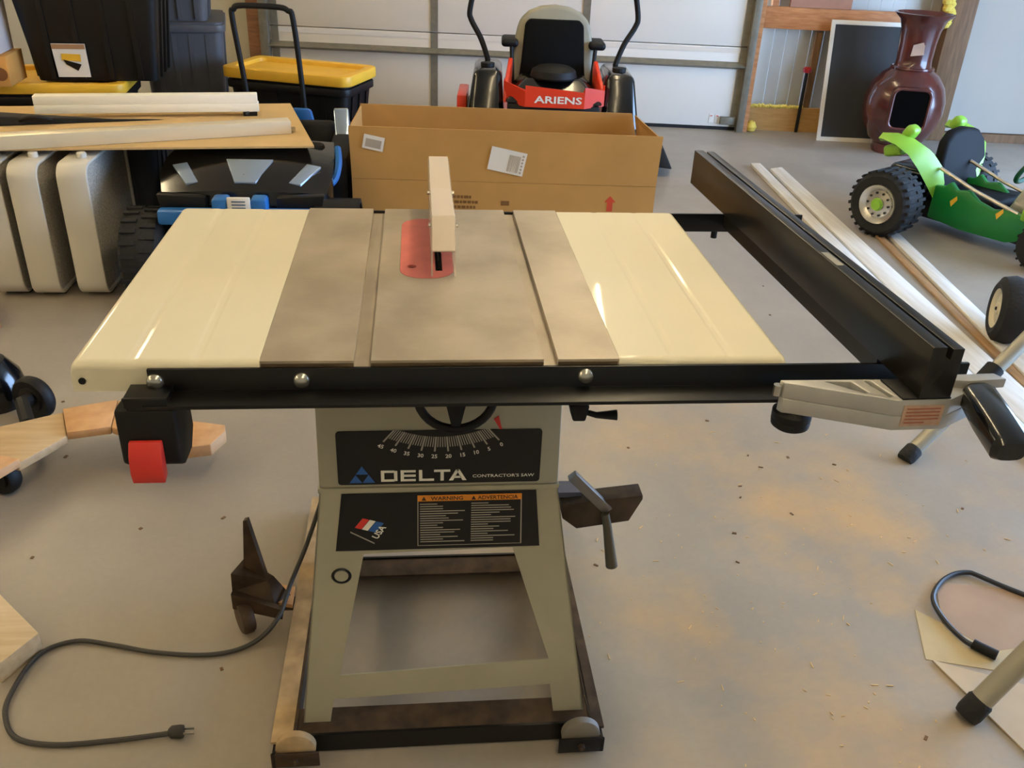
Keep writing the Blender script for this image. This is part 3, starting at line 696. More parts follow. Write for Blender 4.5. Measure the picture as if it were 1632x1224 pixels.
hood.f = [(i*n+k, i*n+(k+1) % n, (i+1)*n+(k+1) % n, (i+1)*n+k) for i in range(len(rows)-1) for k in range(n)]+[tuple(range(n-1,-1,-1)), tuple((len(rows)-1)*n+k for k in range(n))]
ho = hood.build('hood', M_blackg, ro, smooth=True)
def lying(p, name):
    MB().hexa([Vector(q)-Vector((0,0,.006)) for q in p]+[Vector(q)+Vector((0,-.002,.005)) for q in p]).build(name, M_clearp, ho, bevel=.002)
lying([(-.73,2.315,.474),(-.65,2.315,.474),(-.60,2.46,.523),(-.78,2.46,.523)], 'windscreen_light')
for sx in (-1, 1):
    lying([(-.70+sx*.17,2.34,.466),(-.70+sx*.215,2.335,.460),(-.70+sx*.285,2.45,.500),(-.70+sx*.23,2.46,.508)], 'headlight')
    MB().prism([(.13*sx,.39),(.31*sx,.40),(.29*sx,.30),(.13*sx,.31)], -.012, .03, lambda u, v, w: Vector((-.70+u, 2.265+w, v+.045))).build('grille', M_black, ho, bevel=.006)
MB().span(-1.0,-.44,2.19,2.25,.345,.40).build('bumper', M_bluep, ro, bevel=.01)
for x in (-.765, -.625): MB().span(x-.03,x+.03,2.175,2.25,.345,.452).build('bumper_guard', M_bluep, ro, bevel=.012)
np_ = MB().span(-.737,-.653,2.172,2.184,.405,.46).build('number_plate', M_paper, ro, bevel=.004)
pt = MB()
for i in range(3): pt.span(-.72,-.67,2.1705,2.1715,.418+i*.012,.423+i*.012)
pt.build('plate_print', mat('plate_ink', (90,110,130), .6), np_)
for sx in (-1, 1): MB().lathe([(.001,-.02),(.03,-.02),(.038,0),(.03,.01),(.001,.01)], (-.70+.23*sx,2.255,.34), 'y', n=16).build('fog_lamp', M_blackg, ro, smooth=True)
for sx in (-1, 1):
    fd = MB(); 
    for k in range(9):
        a = PI*k/8; fd.v += [Vector((-.70+sx*x, 2.30-.225*math.cos(a), .19+.225*math.sin(a))) for x in (.27,.44)]+[Vector((-.70+sx*x, 2.30-.21*math.cos(a), .19+.21*math.sin(a))) for x in (.44,.27)]
    fd.f = [(i*4+k, i*4+(k+1) % 4, (i+1)*4+(k+1) % 4, (i+1)*4+k) for i in range(8) for k in range(4)]+[(3,2,1,0),(32,33,34,35)]
    if sx > 0: fd.build('fender', M_blackm, ro, smooth=True)
MB().span(-.96,-.42,2.66,2.72,.3,.54).build('dashboard', M_blackm, ro, bevel=.02)
for x in (-.84, -.52):
    MB().span(x-.13,x+.13,2.8,3.05,.28,.36).build('seat', M_bluep, ro, bevel=.03); MB().hexa([(x-.13,3.05,.3),(x+.13,3.05,.3),(x+.13,3.10,.3),(x-.13,3.10,.3),(x-.11,3.10,.535),(x+.11,3.10,.535),(x+.11,3.15,.535),(x-.11,3.15,.535)]).build('seat_back', M_blackm, ro, bevel=.02)
MB().tube(spline([(-.40,2.44,.42),(-.365,2.47,.45),(-.352,2.52,.50),(-.36,2.6,.54)],6), .014, 8).build('roll_bar', M_bluep, ro, smooth=True)
MB().hexa([(-.63,3.36,.30),(-.50,3.34,.30),(-.50,3.42,.30),(-.63,3.44,.30),(-.645,3.37,.535),(-.545,3.36,.535),(-.545,3.40,.53),(-.635,3.42,.53)]).build('rear_cowl', M_bluep, ro, bevel=.015)
MB().span(-.42,-.32,2.62,3.3,.2,.50).build('side_panel', M_blackm, ro, bevel=.03)
MB().hexa([(-.40,2.98,.42),(-.325,2.98,.42),(-.325,3.01,.42),(-.40,3.01,.42),(-.41,3.06,.60),(-.345,3.06,.60),(-.345,3.09,.60),(-.41,3.09,.60)]).build('side_mirror', M_clearp, ro, bevel=.006)

# ------------------------------------------------------------------ big open cardboard box
bx = thing('open_cardboard_box', 'long open cardboard box with flaps up in front of the mower', 'cardboard box', (.33,2.78,0))
BW, BD, BH, BT = 1.28, .42, .416, .006
BM = Matrix.Translation((-.308,2.60,0)) @ Matrix.Rotation(math.radians(-3.2), 4, 'Z')
def cb_(name, x0, x1, y0, y1, z0, z1, m=M_card): return MB().span(x0,x1,y0,y1,z0,z1).xf(BM).build(name, m, bx)
fw_ = cb_('front_panel',0,BW,0,BT,0,BH); cb_('back_panel',0,BW,BD-BT,BD,0,BH); cb_('side_panel',0,BT,BT,BD-BT,0,BH); cb_('side_panel',BW-BT,BW,BT,BD-BT,0,BH); cb_('bottom_panel',BT,BW-BT,BT,BD-BT,0,BT)
def flap(pts): return MB().hexa([BM @ Vector(p) for p in pts]).build('flap', M_card, bx)
FT = .633; z0 = BH+.002
flap([(0,.0,z0),(BW,.0,z0),(BW,BT,z0),(0,BT,z0),(-.005,-.004,FT),(BW+.006,-.004,FT-.004),(BW+.006,.001,FT-.004),(-.005,.001,FT)])
flap([(0,BD-BT,z0),(BW,BD-BT,z0),(BW,BD,z0),(0,BD,z0),(-.003,BD+.0,FT+.002),(BW-.06,BD-.01,FT),(BW-.06,BD-.005,FT),(-.003,BD+.005,FT+.002)])
flap([(0,.01,z0),(BT,.01,z0),(BT,BD-.01,z0),(0,BD-.01,z0),(.0,.02,FT-.002),(.005,.02,FT-.002),(.005,BD-.02,FT-.002),(.0,BD-.02,FT-.002)])
flap([(BW-BT,.01,z0),(BW,.01,z0),(BW,BD-.01,z0),(BW-BT,BD-.01,z0),(BW-.008,.02,FT-.012),(BW-.003,.02,FT-.012),(BW-.045,BD-.02,FT-.004),(BW-.05,BD-.02,FT-.004)])
def on_front(rect, e, rot=0, c=(0,0)):
    ca, sa = math.cos(rot), math.sin(rot)
    return [(c[0]+u*ca-v*sa, c[1]+u*sa+v*ca) for u, v in rect]
FF = lambda e: (lambda u, v, w: BM @ Vector((u, -.002-e-w-(max(0, v-.42))*.024, v)))
def label(cx, cz, w, h, rot, name='shipping_label'):
    return MB().prism(on_front([(-w/2,-h/2),(w/2,-h/2),(w/2,h/2),(-w/2,h/2)], 0, rot, (cx,cz)), .001, .002, FF(0)).build(name, M_paper, bx)
l1 = label(.095,.568,.085,.058,math.radians(-11))
MB().prism(on_front([(-.032,-.020),(.032,-.020),(.032,.014),(-.032,.014)],0,math.radians(-11),(.095,.568)), .0022, .003, FF(0)).build('barcode', mat('ink_grey', (168,158,146), .8), l1)
l2 = label(.645,.508,.150,.098,math.radians(-11))
bk = MB(); rg = random.Random(5)
for i in range(11):
    u = .005+i*.0045; bk.prism(on_front([(u,-.04),(u+rg.choice((.001,.0025)),-.04),(u+.0025,.03),(u,.03)],0,math.radians(-11),(.645,.508)), .0022, .003, FF(0))
for i in range(6): bk.prism(on_front([(.058,-.04+i*.014),(.066,-.04+i*.014),(.066,-.032+i*.014),(.058,-.032+i*.014)],0,math.radians(-11),(.645,.508)), .0022, .003, FF(0))
bk.build('barcode', MATS['ink_grey'], l2)
fp = lambda u0, v0: (lambda u, v, w: BM @ Vector((u0+u, -.0008-w, v0+v)))
pr = MB(); rg = random.Random(9)
for i, (a, b) in enumerate(((.42,.50),(.41,.515),(.42,.51))):
    x = a
    while x < b: wv = rg.uniform(.008,.02); pr.prism([(x,.345-i*.022),(x+wv,.345-i*.022),(x+wv,.357-i*.022),(x,.357-i*.022)], 0, .0006, fp(0,0)); x += wv+.004
for a, b in ((.335,.365),(.625,.66)):
    pr.prism([(a,.318),(b,.318),(b,.338),(a,.338)], 0, .0006, fp(0,0))
pr.build('printed_block', M_brownink, fw_)
MB().prism([(1.078,.305),(1.102,.305),(1.102,.345),(1.114,.345),(1.09,.372),(1.066,.345),(1.078,.345)], 0, .0006, fp(0,0)).build('up_arrow', M_redink, fw_)

# ------------------------------------------------------------------ totes and boxes, back left
def tote(name, label, c, rz, w, dpt, h, m, lid=None, taper=.05, lh=.05, group=None, ribs=True, z=0):
    e = thing(name, label, 'storage tote', (c[0],c[1],z), rz, group, local=True)
    b = MB(); lo = rrect(-w/2+taper,w/2-taper,-dpt/2+taper,dpt/2-taper,.04,4); hi = rrect(-w/2,w/2,-dpt/2,dpt/2,.05,4); N = len(lo)
    b.v = [Vector((x,y,0)) for x, y in lo]+[Vector((x,y,h)) for x, y in hi]
    b.f = [tuple(range(N-1,-1,-1)), tuple(range(N,2*N))]+[(i,(i+1)%N,N+(i+1)%N,N+i) for i in range(N)]
    bo = b.build('body', m, e, smooth=True)
    MB().prism(rrect(-w/2-.012,w/2+.012,-dpt/2-.012,dpt/2+.012,.055,4), h-.05, h-.012, XY).build('rim', m, e, bevel=.004)
    if ribs:
        for sy in (-1, 1):
            for k in range(4):
                u = -w/2+w*(k+1)/5; MB().hexa([(u-.012,sy*(dpt/2-taper*.95),.01),(u+.012,sy*(dpt/2-taper*.95),.01),(u+.012,sy*(dpt/2-taper*.95+.01),.01),(u-.012,sy*(dpt/2-taper*.95+.01),.01),
                    (u-.012,sy*(dpt/2-.012),h-.06),(u+.012,sy*(dpt/2-.012),h-.06),(u+.012,sy*(dpt/2-.001),h-.06),(u-.012,sy*(dpt/2-.001),h-.06)]).build('rib', m, bo)
        for sx in (-1, 1):
            for k in range(3):
                u = -dpt/2+dpt*(k+1)/4; MB().hexa([(sx*(w/2-taper*.95),u-.014,.01),(sx*(w/2-taper*.95+.012),u-.014,.01),(sx*(w/2-taper*.95+.012),u+.014,.01),(sx*(w/2-taper*.95),u+.014,.01),
                    (sx*(w/2-.012),u-.014,h-.06),(sx*(w/2+.002),u-.014,h-.06),(sx*(w/2+.002),u+.014,h-.06),(sx*(w/2-.012),u+.014,h-.06)]).build('rib', m, bo)
    if lid:
        lo_ = MB().plate(rrect(-w/2-.025,w/2+.025,-dpt/2-.025,dpt/2+.025,.06,5), [rrect(-w/2+.03,w/2-.03,-dpt/2+.03,dpt/2-.03,.04,5)], h+.001, h+lh, XY).build('lid', lid, e, bevel=.008)
        MB().prism(rrect(-w/2+.028,w/2-.028,-dpt/2+.028,dpt/2-.028,.04,5), h+.004, h+lh-.02, XY).build('lid_panel', lid, lo_)
    return e
tote('storage_tote','black tote with yellow lid behind the black tube handle',(-.655,3.98),math.radians(-20),.68,.37,.575,M_toteblk,M_yellow,.06,.055)
# lower left tote with yellow lid, black tote with picture label on it
tote('storage_tote','black tote with yellow lid under the black tote with picture label',(-1.80,3.75),math.radians(5),.62,.50,.55,M_toteblk,M_yellow,.05,.05)
tl = tote('storage_tote','black tote with a picture label standing on a yellow lid',(-1.60,3.79),math.radians(6),.66,.52,.46,M_toteblk,None,.055,z=.6005)
sy = -.26+.055
lbl = MB().hexa([(-.175,-.221,.02),(-.03,-.221,.02),(-.03,-.217,.02),(-.175,-.217,.02),(-.18,-.240,.175),(-.03,-.240,.175),(-.03,-.236,.175),(-.18,-.236,.175)]); lo_ = lbl.build('picture_label', M_paper, tl)
LF = lambda u, v, w: Vector((u-.03, -.2225-(v-.045)*.1226-w, v-.025))
MB().prism([(-.148,.176),(-.002,.176),(-.002,.198),(-.149,.198)], 0, .001, LF).build('label_band', mat('label_brown', (170,128,90), .7), lo_)
MB().prism([(-.115,.125),(-.03,.118),(-.028,.152),(-.112,.155)], 0, .001, LF).build('label_lid_picture', M_yellow, lo_)
MB().prism([(-.108,.128),(-.03,.105),(-.05,.075),(-.098,.105)], .0008, .0016, LF).build('label_tote_picture', M_black, lo_)
# grey totes
tote('storage_tote','grey tote at the bottom of the grey stack',(-1.36,4.50),math.radians(10),.44,.60,.80,M_totegrey,None,.04)
tote('storage_tote','grey tote nested on top of the grey stack',(-1.40,4.50),math.radians(10),.44,.60,.42,M_totegrey,None,.04,z=.802)
tote('storage_tote','dark grey tote standing behind the fans under the cardboard sheet',(-1.34,3.13),math.radians(3),.28,.36,.52,M_totegrey,None,.03)
def plain_box(label, c, d, rz, z=0, m=M_card, name='cardboard_box'):
    e = thing(name, label, 'cardboard box', (c[0],c[1],z), rz, local=True)
    b = MB().span(-d[0]/2,d[0]/2,-d[1]/2,d[1]/2,0,d[2]).build('carton', m, e, bevel=.002)
    MB().span(-.03,.03,-d[1]/2,d[1]/2,d[2]+.0002,d[2]+.001).build('tape', mat('tape', (196,160,104), .4), b)
    return e
e = plain_box('brown carton with white printed side at the far left on the yellow lid', (-2.09,3.50), (.34,.24,.135), math.radians(4), .6005, mat('carton_orange', (196,142,70), .8, var=.08))
MB().lathe([(.001,0),(.03,0),(.03,.001),(.001,.001)], (.135,-.1213,.055), 'y', n=14).build('knot_print', mat('knot', (120,76,36), .8), e)
e = plain_box('white printed carton on top of the brown carton at the far left', (-2.10,3.50), (.30,.22,.24), math.radians(4), .738, mat('carton_white', (196,188,184), .7, var=.05))
MB().prism([(.06,.04),(.115,.04),(.12,.075),(.085,.085)], 0, .0008, lambda u, v, w: Vector((u,-.1105-w,v+.02))).build('carton_print', mat('print_dark', (70,62,62), .7), e)
MB().prism([(.0,.11),(.10,.10),(.10,.12),(.02,.13)], 0, .0008, lambda u, v, w: Vector((u,-.1105-w,v+.02))).build('carton_print', mat('print_grey', (130,124,122), .7), e)
plain_box('tall brown carton standing below the yellow lid at the photo edge', (-2.05,3.25), (.25,.2,.52), math.radians(4), 0, MATS['carton_orange'])
plain_box('small brown carton on the floor in front of the fans', (-1.74,2.07), (.26,.24,.07), math.radians(30), 0, mat('carton_tan', (176,128,86), .8))
# hand truck handle
ht = thing('hand_truck', 'black tubular push handle of a hand truck before the yellow tote', 'hand truck', (-.68,3.52,0))
MB().tube(spline([(-.857,3.60,.03),(-.882,3.60,.55),(-.915,3.60,.90),(-.905,3.60,.945),(-.87,3.60,.962),(-.70,3.60,.960),(-.65,3.60,.945),(-.628,3.60,.90),(-.605,3.60,.55),(-.59,3.60,.03)],6), .0135, 10).build('handle_tube', M_blackm, ht, smooth=True)
MB().span(-.88,-.57,3.52,3.60,.0,.012).build('toe_plate', M_blackm, ht)
MB().span(-.872,-.60,3.592,3.608,.30,.33).build('crossbar', M_blackm, ht)

# ------------------------------------------------------------------ zero-turn mower, seen from behind
mw = thing('zero_turn_mower', 'red and black zero-turn riding mower parked facing the garage door', 'riding mower', (.76,4.35,0), math.radians(-5), local=True)
# local: x right, y forward (away), z up ; rear bumper at y=-.45
for sx in (-1, 1):
    tyre(mw, (sx*.39,-.12,.23), .23, .20, hubm=M_mower_red)
    w = MB().lathe([(.001,-.045),(.10,-.045),(.125,-.03),(.13,0),(.125,.03),(.10,.045),(.001,.045)], (sx*.33,.78,.13), 'x', n=24).build('front_caster', M_rubber, mw, smooth=True)
    MB().span(sx*.33-.06,sx*.33+.06,.76,.80,.13,.30).build('caster_fork', M_black, mw)
    # fenders / tanks
    f = MB().hexa([(sx*.50,-.36,.30),(sx*.27,-.36,.30),(sx*.27,.20,.30),(sx*.50,.20,.30),(sx*.455,-.26,.61),(sx*.30,-.26,.61),(sx*.30,.18,.61),(sx*.455,.18,.61)]).build('fender_tank', M_blackg, mw, bevel=.035, seg=3)
    MB().lathe([(.001,0),(.04,0),(.04,.02),(.001,.024)], (sx*.38,-.12,.608), n=16).build('tank_cap', M_blackm, f)
    MB().tube(spline([(sx*.36,.08,.50),(sx*.38,.10,.60),(sx*.425,.12,.72),(sx*.485,.14,.82),(sx*.495,.14,.88),(sx*.46,.14,1.03),(sx*.43,.15,1.07),(sx*.30,.16,1.075),(sx*.10,.16,1.07)],6), .016, 10).build('lap_bar', M_blackm, mw, smooth=True)
    a = MB().span(sx*.255-.05,sx*.255+.05,-.02,.20,.70,.745).build('armrest', M_blackm, mw, bevel=.02, seg=3)
    MB().tube([(sx*.245,-.0,.71),(sx*.235,-.04,.55),(sx*.23,-.04,.46)], .012, 8).build('armrest_post', M_blackm, a)
MB().span(-.42,.42,-.30,.85,.20,.28).build('frame', M_mower_red, mw, bevel=.01)
MB().prism([(-.60,.05),(.55,.05),(.60,.35),(.42,.72),(-.42,.72),(-.63,.40)], .10, .20, lambda u, v, w: Vector((u, v, w))).build('mower_deck', M_mower_red, mw, bevel=.02)
MB().span(-.56,-.50,-.02,.35,.20,.42).build('deck_guard', M_mower_red, mw, bevel=.01)
MB().hexa([(.585,-.10,.06),(.76,-.12,.05),(.78,.22,.05),(.59,.30,.06),(.585,-.06,.18),(.70,-.06,.16),(.72,.20,.16),(.59,.28,.18)]).build('discharge_chute', M_blackm, mw, bevel=.008)
# rear bumper bar
bp = [(-.285,-.20),(-.285,-.30),(-.165,-.43),(.165,-.43),(.285,-.33),(.285,-.20)]
bi = [(x*.955, y+.022) for x, y in bp]
zr = MB()
for i in range(5):
    a, b, c_, d_ = bp[i], bp[i+1], bi[i+1], bi[i]
    z0_, z1_ = .45, .535
    zr.hexa([(*a,z0_+(.03 if i in (0,) else 0)),(*b,z0_),(*c_,z0_),(*d_,z0_),(*a,z1_+.03),(*b,z1_+(.03 if i == 0 else (.03 if i == 4 and False else 0))),(*c_,z1_),(*d_,z1_)])
bmp = zr.build('rear_bumper', M_mower_red, mw)
text('ARIENS', .052, (lambda u, v, w: Vector((.02+u, -.4315-w, .475+v))), 'brand_lettering', M_white, bmp, sx=1.55, bold=.0012)
MB().hexa([(-.28,-.40,.46),(.28,-.40,.46),(.28,-.05,.46),(-.28,-.05,.46),(-.16,-.22,.575),(.16,-.22,.575),(.18,-.05,.575),(-.18,-.05,.575)]).build('engine_hood', M_blackg, mw, bevel=.02)
MB().lathe([(.001,.49),(.13,.49),(.135,.50),(.125,.535),(.09,.555),(.001,.562)], (.0,-.16,.075), n=30).build('engine_cover', M_blackm, mw, smooth=True)
MB().span(-.26,.26,-.40,-.2,.26,.46).build('engine_block', M_blackm, mw, bevel=.02)
for sx in (-1, 1): MB().hexa([(sx*.285,-.33,.45),(sx*.25,-.33,.45),(sx*.23,.05,.45),(sx*.27,.05,.45),(sx*.285,-.30,.54),(sx*.265,-.30,.54),(sx*.235,-.05,.65),(sx*.26,-.05,.65)]).build('side_shield', M_mower_red, mw, bevel=.006)
# seat
sb = MB().span(-.23,.23,.02,.45,.44,.52).build('seat_cushion', M_seatb, mw, bevel=.04, seg=3)
def shell(sc, y0, y1, zb_, zt_, wb_, wt_):
    pts = [(-wb_,zb_),(wb_,zb_),(wb_*1.02,zb_+(zt_-zb_)*.45)]
    for k in range(9): a = PI*k/8; pts.append((wt_*math.cos(a)*1.0*(1 if True else 1), zt_-.13+.13*math.sin(a)))
    pts.append((-wb_*1.02,zb_+(zt_-zb_)*.45)); return pts
MB().prism(shell(1,0,0,.47,.93,.235,.215), 0, .07, lambda u, v, w: Vector((u, .0+w+(v-.47)*.12, v))).build('seat_backrest', M_seat, mw, bevel=.022, seg=3)
MB().prism([(-.205,.44),(.205,.44),(.185,.62),(.170,.83),(.145,.855),(-.145,.855),(-.170,.83),(-.185,.62)], -.035, .01, lambda u, v, w: Vector((u, .0+w+(v-.47)*.12, v))).build('backrest_cover', M_seatb, mw, bevel=.012)

# ------------------------------------------------------------------ right side: screen, chiminea
sc = thing('window_screen', 'white framed window screen leaning against the back wall', 'window screen', RW(.78,-.02,0))
def SP(u, v, w): return RW(.56+u, -.20+v*.225+w*1.0, v)
MB().plate([(0,0),(.52,0),(.52,.80),(0,.80)], [[(.028,.028),(.492,.028),(.492,.772),(.028,.772)]], 0, .014, SP).build('screen_frame', mat('frame_white', (226,218,204), .5), sc, bevel=.002)
MB().plate([(.027,.027),(.493,.027),(.493,.773),(.027,.773)], [], .005, .008, SP).build('screen_mesh', M_screen, sc)
rp = thing('red_capped_pipe', 'thin dark pipe with red valve beside the window screen', 'pipe', RW(.50,.05,0))
MB().cyl(RW(.47,.045,0), RW(.47,.045,.43), .012, n=10).build('pipe', M_blackm, rp, smooth=True)
MB().lathe([(.001,-.02),(.03,-.015),(.033,.01),(.02,.022),(.001,.024)], RW(.47,.045,.445), n=12).build('valve', mat('valve_red', (150,26,26), .4), rp, smooth=True)
ch = thing('chiminea', 'glazed red-brown clay chiminea with square mouth by the post', 'chiminea', (3.30,4.93,0))
prof = [(.001,0),(.145,0),(.15,.02),(.145,.06),(.19,.10),(.235,.18),(.262,.28),(.262,.36),(.235,.45),(.18,.525),(.135,.555),(.118,.575),(.112,.62),(.115,.72),(.125,.80),(.148,.865),(.185,.895),(.19,.905),(.175,.908),(.135,.86),(.12,.80),(.001,.79)]
cho = MB().lathe(prof, (3.30,4.93,0), n=44).build('clay_body', M_terra, ch, smooth=True)
MB().tube([(3.30+.13*math.cos(2*PI*k/36), 4.93+.13*math.sin(2*PI*k/36), .562) for k in range(36)], .012, 8, closed=True).build('neck_ring', M_terra, cho, smooth=True)
# mouth: rounded frame proud of the belly, flat black plate standing in for the shade inside
mtx = Matrix.Translation((3.30,4.93,.33)) @ Matrix.Rotation(math.radians(-19), 4, 'Z')
shade_plate = MB().prism(rrect(-.106,.106,-.116,.121,.035,5), -.270, -.264, lambda u, v, w: Vector((u, w, v))).xf(mtx).build('mouth_shade_plate', mat('mouth_shade', (8,6,5), 1, spec=.05), ch)
MB().plate(rrect(-.128,.128,-.138,.143,.05,6), [rrect(-.105,.105,-.115,.12,.035,5)], -.276, -.18, lambda u, v, w: Vector((u, w, v))).xf(mtx).build('mouth_rim', M_terra, ch, bevel=.012, seg=3)
MB().prism([(-.05,.02),(.05,.03),(.03,.11),(-.045,.09)], 0, .002, lambda u, v, w: Vector((3.255+u, 4.93-.117+w-abs(u)*-.08, .63+v))).build('glaze_patch', mat('ochre_glaze', (150,104,60), .3, var=.15), ch)

# ------------------------------------------------------------------ green ride-on tractor
gt = thing('green_ride_on', 'green and lime ride-on tractor toy with chunky black wheel', 'ride-on toy', (2.716,3.378,0), math.radians(-58), local=True)
# local x forward, y left ; rear axle at x=0
for sy, yw in ((-1, -.42), (1, .34)):
    tt = tyre(gt, (0,0,0), .165, .17, hubm=None, knob=26)
    tt.data.transform(Matrix.Rotation(PI/2, 4, 'Z')); tt.location = Vector((0, yw, .172)); WL[tt] = Vector((0, yw, .172))
    yo = yw+sy*.085
    hubo = MB().lathe([(.001,0),(.03,0),(.034,-.010*sy),(.07,-.016*sy),(.085,-.004*sy),(.098,.004*sy),(.103,-.03*sy),(.001,-.05*sy)], (0,yo,.172), 'y', n=30).build('wheel_cover', M_chrome, tt, smooth=True)
    MB().lathe([(.001,.018*sy),(.026,.014*sy),(.034,0),(.001,-.01*sy)], (0,yo,.172), 'y', n=14).build('hub_cap', M_lime, hubo)
    for k in range(10):
        a = 2*PI*k/10; MB().lathe([(.001,.003*sy),(.006,.002*sy),(.006,-.008*sy),(.001,-.01*sy)], (.058*math.cos(a),yo-.008*sy,.172+.058*math.sin(a)), 'y', n=8).build('lug_nut', M_blackg, hubo)
    tt = tyre(gt, (0,0,0), .12, .11, hubm=M_blackg, knob=20)
    tt.data.transform(Matrix.Rotation(PI/2, 4, 'Z')); tt.location = (.74, sy*.24, .125); WL[tt] = Vector((.74, sy*.24, .125))
    for q in tt.children: q.data.transform(Matrix.Rotation(PI/2, 4, 'Z')); q.location = (0,0,0)
    # lime fender sweeping from the side panel up and back over the wheel
    k_ = 1 if sy < 0 else 1.15
    fp_ = [(.11,.15,.20,.02),(.10,.165,.26,.045),(.07,.20,.34,.06),(.03,.245,.405,.06),(-.04,.275,.445,.055),(-.12,.295,.462,.045),(-.165,.30,.455,.025)]
    fn_ = MB()
    for u, v, z, r in fp_:
        for dy, dz in ((-r,-.004),(-r*.4,.022),(r*.5,.02),(r,-.004),(r*.4,-.018),(-r*.5,-.018)): fn_.v.append(Vector((u+dy*.45, sy*v*k_+dy*1.25, z+dz*1.1)))
    N = 6; fn_.f = [(i*N+k, i*N+(k+1)%N, (i+1)*N+(k+1)%N, (i+1)*N+k) for i in range(len(fp_)-1) for k in range(N)]+[tuple(range(N-1,-1,-1)), tuple((len(fp_)-1)*N+k for k in range(N))]
    fo = fn_.build('fender', M_lime, gt, smooth=True)
    MB().box((-.07,sy*.215*k_,.49), (.06,.08,.075), Matrix.Rotation(.5, 3, 'Y')).build('fender_tip', M_lime, fo, bevel=.022, seg=3)
    MB().box((-.10,sy*.27*k_,.40), (.10,.09,.06), Matrix.Rotation(-.3, 3, 'Y')).build('fender_tab', M_lime, fo, bevel=.02, seg=3)
    sp_ = [(.10,.08),(.10,.25),(.15,.255),(.18,.285),(.22,.25),(.28,.265),(.34,.225),(.42,.205),(.50,.225),(.60,.21),(.66,.23),(.70,.13),(.52,.065),(.28,.06)]
    spo = MB().prism(sp_, sy*.13, sy*.165, lambda u, v, w: Vector((u, w, v))).build('side_panel', M_green, gt, bevel=.008)
    for u in (.20, .44): MB().prism([(u,.19),(u+.03,.225),(u+.036,.205),(u+.012,.165)], sy*.1655, sy*.1665, lambda u, v, w: Vector((u, w, v))).build('side_decal', M_yellow, spo)
    MB().tube([(.10,sy*.15,.335),(.30,sy*.152,.27),(.54,sy*.155,.215)], .010, 8).build('grab_rail', M_chrome, gt, smooth=True)
    MB().box((.60,sy*.165,.225), (.07,.05,.06)).build('step_clip', M_lime, spo, bevel=.012)
    MB().cyl((0,sy*.12,.172),(0,yw,.172),.05,n=12).build('axle_housing', M_blackm, gt)
MB().span(-.10,.70,-.128,.128,.06,.16).build('chassis', M_blackm, gt, bevel=.01)
MB().span(-.16,.08,-.20,.22,.20,.315).build('rear_deck', mat('teal_plastic', (12,30,42), .18), gt, bevel=.03, seg=3)
bkp = [(-.13,.20),(.30,.20),(.325,.33),(.31,.43),(.25,.485),(.12,.505),(0,.495),(-.075,.45),(-.12,.36)]
MB().prism(bkp, -.03, .03, lambda u, v, w: Vector((.10+w-(v-.2)*.25, u, v))).build('seat_back', mat('seat_dark', (8,8,9), .7, spec=.2), gt, bevel=.022, seg=3)
MB().span(.10,.40,-.12,.24,.165,.225).build('seat_cushion', MATS['seat_dark'], gt, bevel=.025, seg=3)
MB().hexa([(.62,-.128,.12),(1.0,-.125,.14),(1.0,.128,.14),(.62,.128,.12),(.64,-.12,.40),(.95,-.10,.34),(.95,.10,.34),(.64,.12,.40)]).build('engine_hood', M_green, gt, bevel=.03, seg=3)
MB().hexa([(.44,-.10,.16),(.60,-.10,.16),(.60,.10,.16),(.44,.10,.16),(.50,-.08,.33),(.62,-.08,.36),(.62,.08,.36),(.50,.08,.33)]).build('dash_console', M_chrome, gt, bevel=.01)
MB().tube([(.47+.07*math.cos(2*PI*k/24)*.5, .10*math.sin(2*PI*k/24), .40+.07*math.cos(2*PI*k/24)) for k in range(24)], .012, 8, closed=True).build('steering_wheel', mat('dark_green', (14,80,50), .4), gt, smooth=True)

# ------------------------------------------------------------------ boards on the floor
def board(name, a0, a1, b0, b1, z0, z1, m, label):
    """a0,a1 near-end corners; b0,b1 far-end corners"""
    e = MB().hexa([(*a0,z0),(*a1,z0),(*b1,z0),(*b0,z0),(*a0,z1),(*a1,z1),(*b1,z1),(*b0,z1)]).build(name, m, None, bevel=.003)
    return tag(e, label, 'board', 'long boards on the floor')
board('floor_board', (1.83,.75),(1.91,.75), (2.105,4.46),(2.170,4.46), 0, .022, M_trimw, 'narrow primed board nearest the fence, leftmost of the long boards')
board('floor_board', (1.93,1.0),(2.07,1.0), (2.195,4.34),(2.285,4.38), 0, .020, M_trimw, 'wide primed board between two narrower boards on the floor')
board('floor_board', (2.085,1.2),(2.12,1.2), (2.33,3.2),(2.37,3.2), 0, .012, wood('dark_strip', (150,116,78), (170,134,92), (30, 2, 30)), 'thin brown strip beside the rightmost long board')
board('floor_board', (2.13,1.3),(2.22,1.3), (2.385,3.12),(2.45,3.12), 0, .020, M_trimw, 'rightmost pale board ending at the green toy wheel')

# pneumatic wheel cart at the right edge
pw = thing('wheeled_cart', 'black tyre with cream hub at the right photo edge', 'cart', (2.26,1.88,0), math.radians(-22), local=True)
tyre_c = (0,0,.135)
MB().lathe([(.08,-.05),(.10,-.055),(.125,-.04),(.135,0),(.125,.04),(.10,.055),(.08,.05),(.07,0),(.08,-.05)], (0,0,.135), 'x', n=36).build('tyre', M_rubber, pw, smooth=True)
hb = MB().lathe([(.001,-.045),(.02,-.046),(.025,-.04),(.06,-.036),(.074,-.046),(.078,-.05),(.078,.05),(.001,.04)], (0,0,.135), 'x', n=30).build('wheel_hub', mat('hub_cream', (196,188,160), .45), pw, smooth=True)
MB().lathe([(.001,-.052),(.007,-.05),(.007,-.04),(.001,-.04)], (0,0,.135), 'x', n=10).build('axle_nut', M_black, hb)
MB().cyl((.05,0,.135),(.5,0,.135), .012, n=10).build('axle', M_steel, pw)
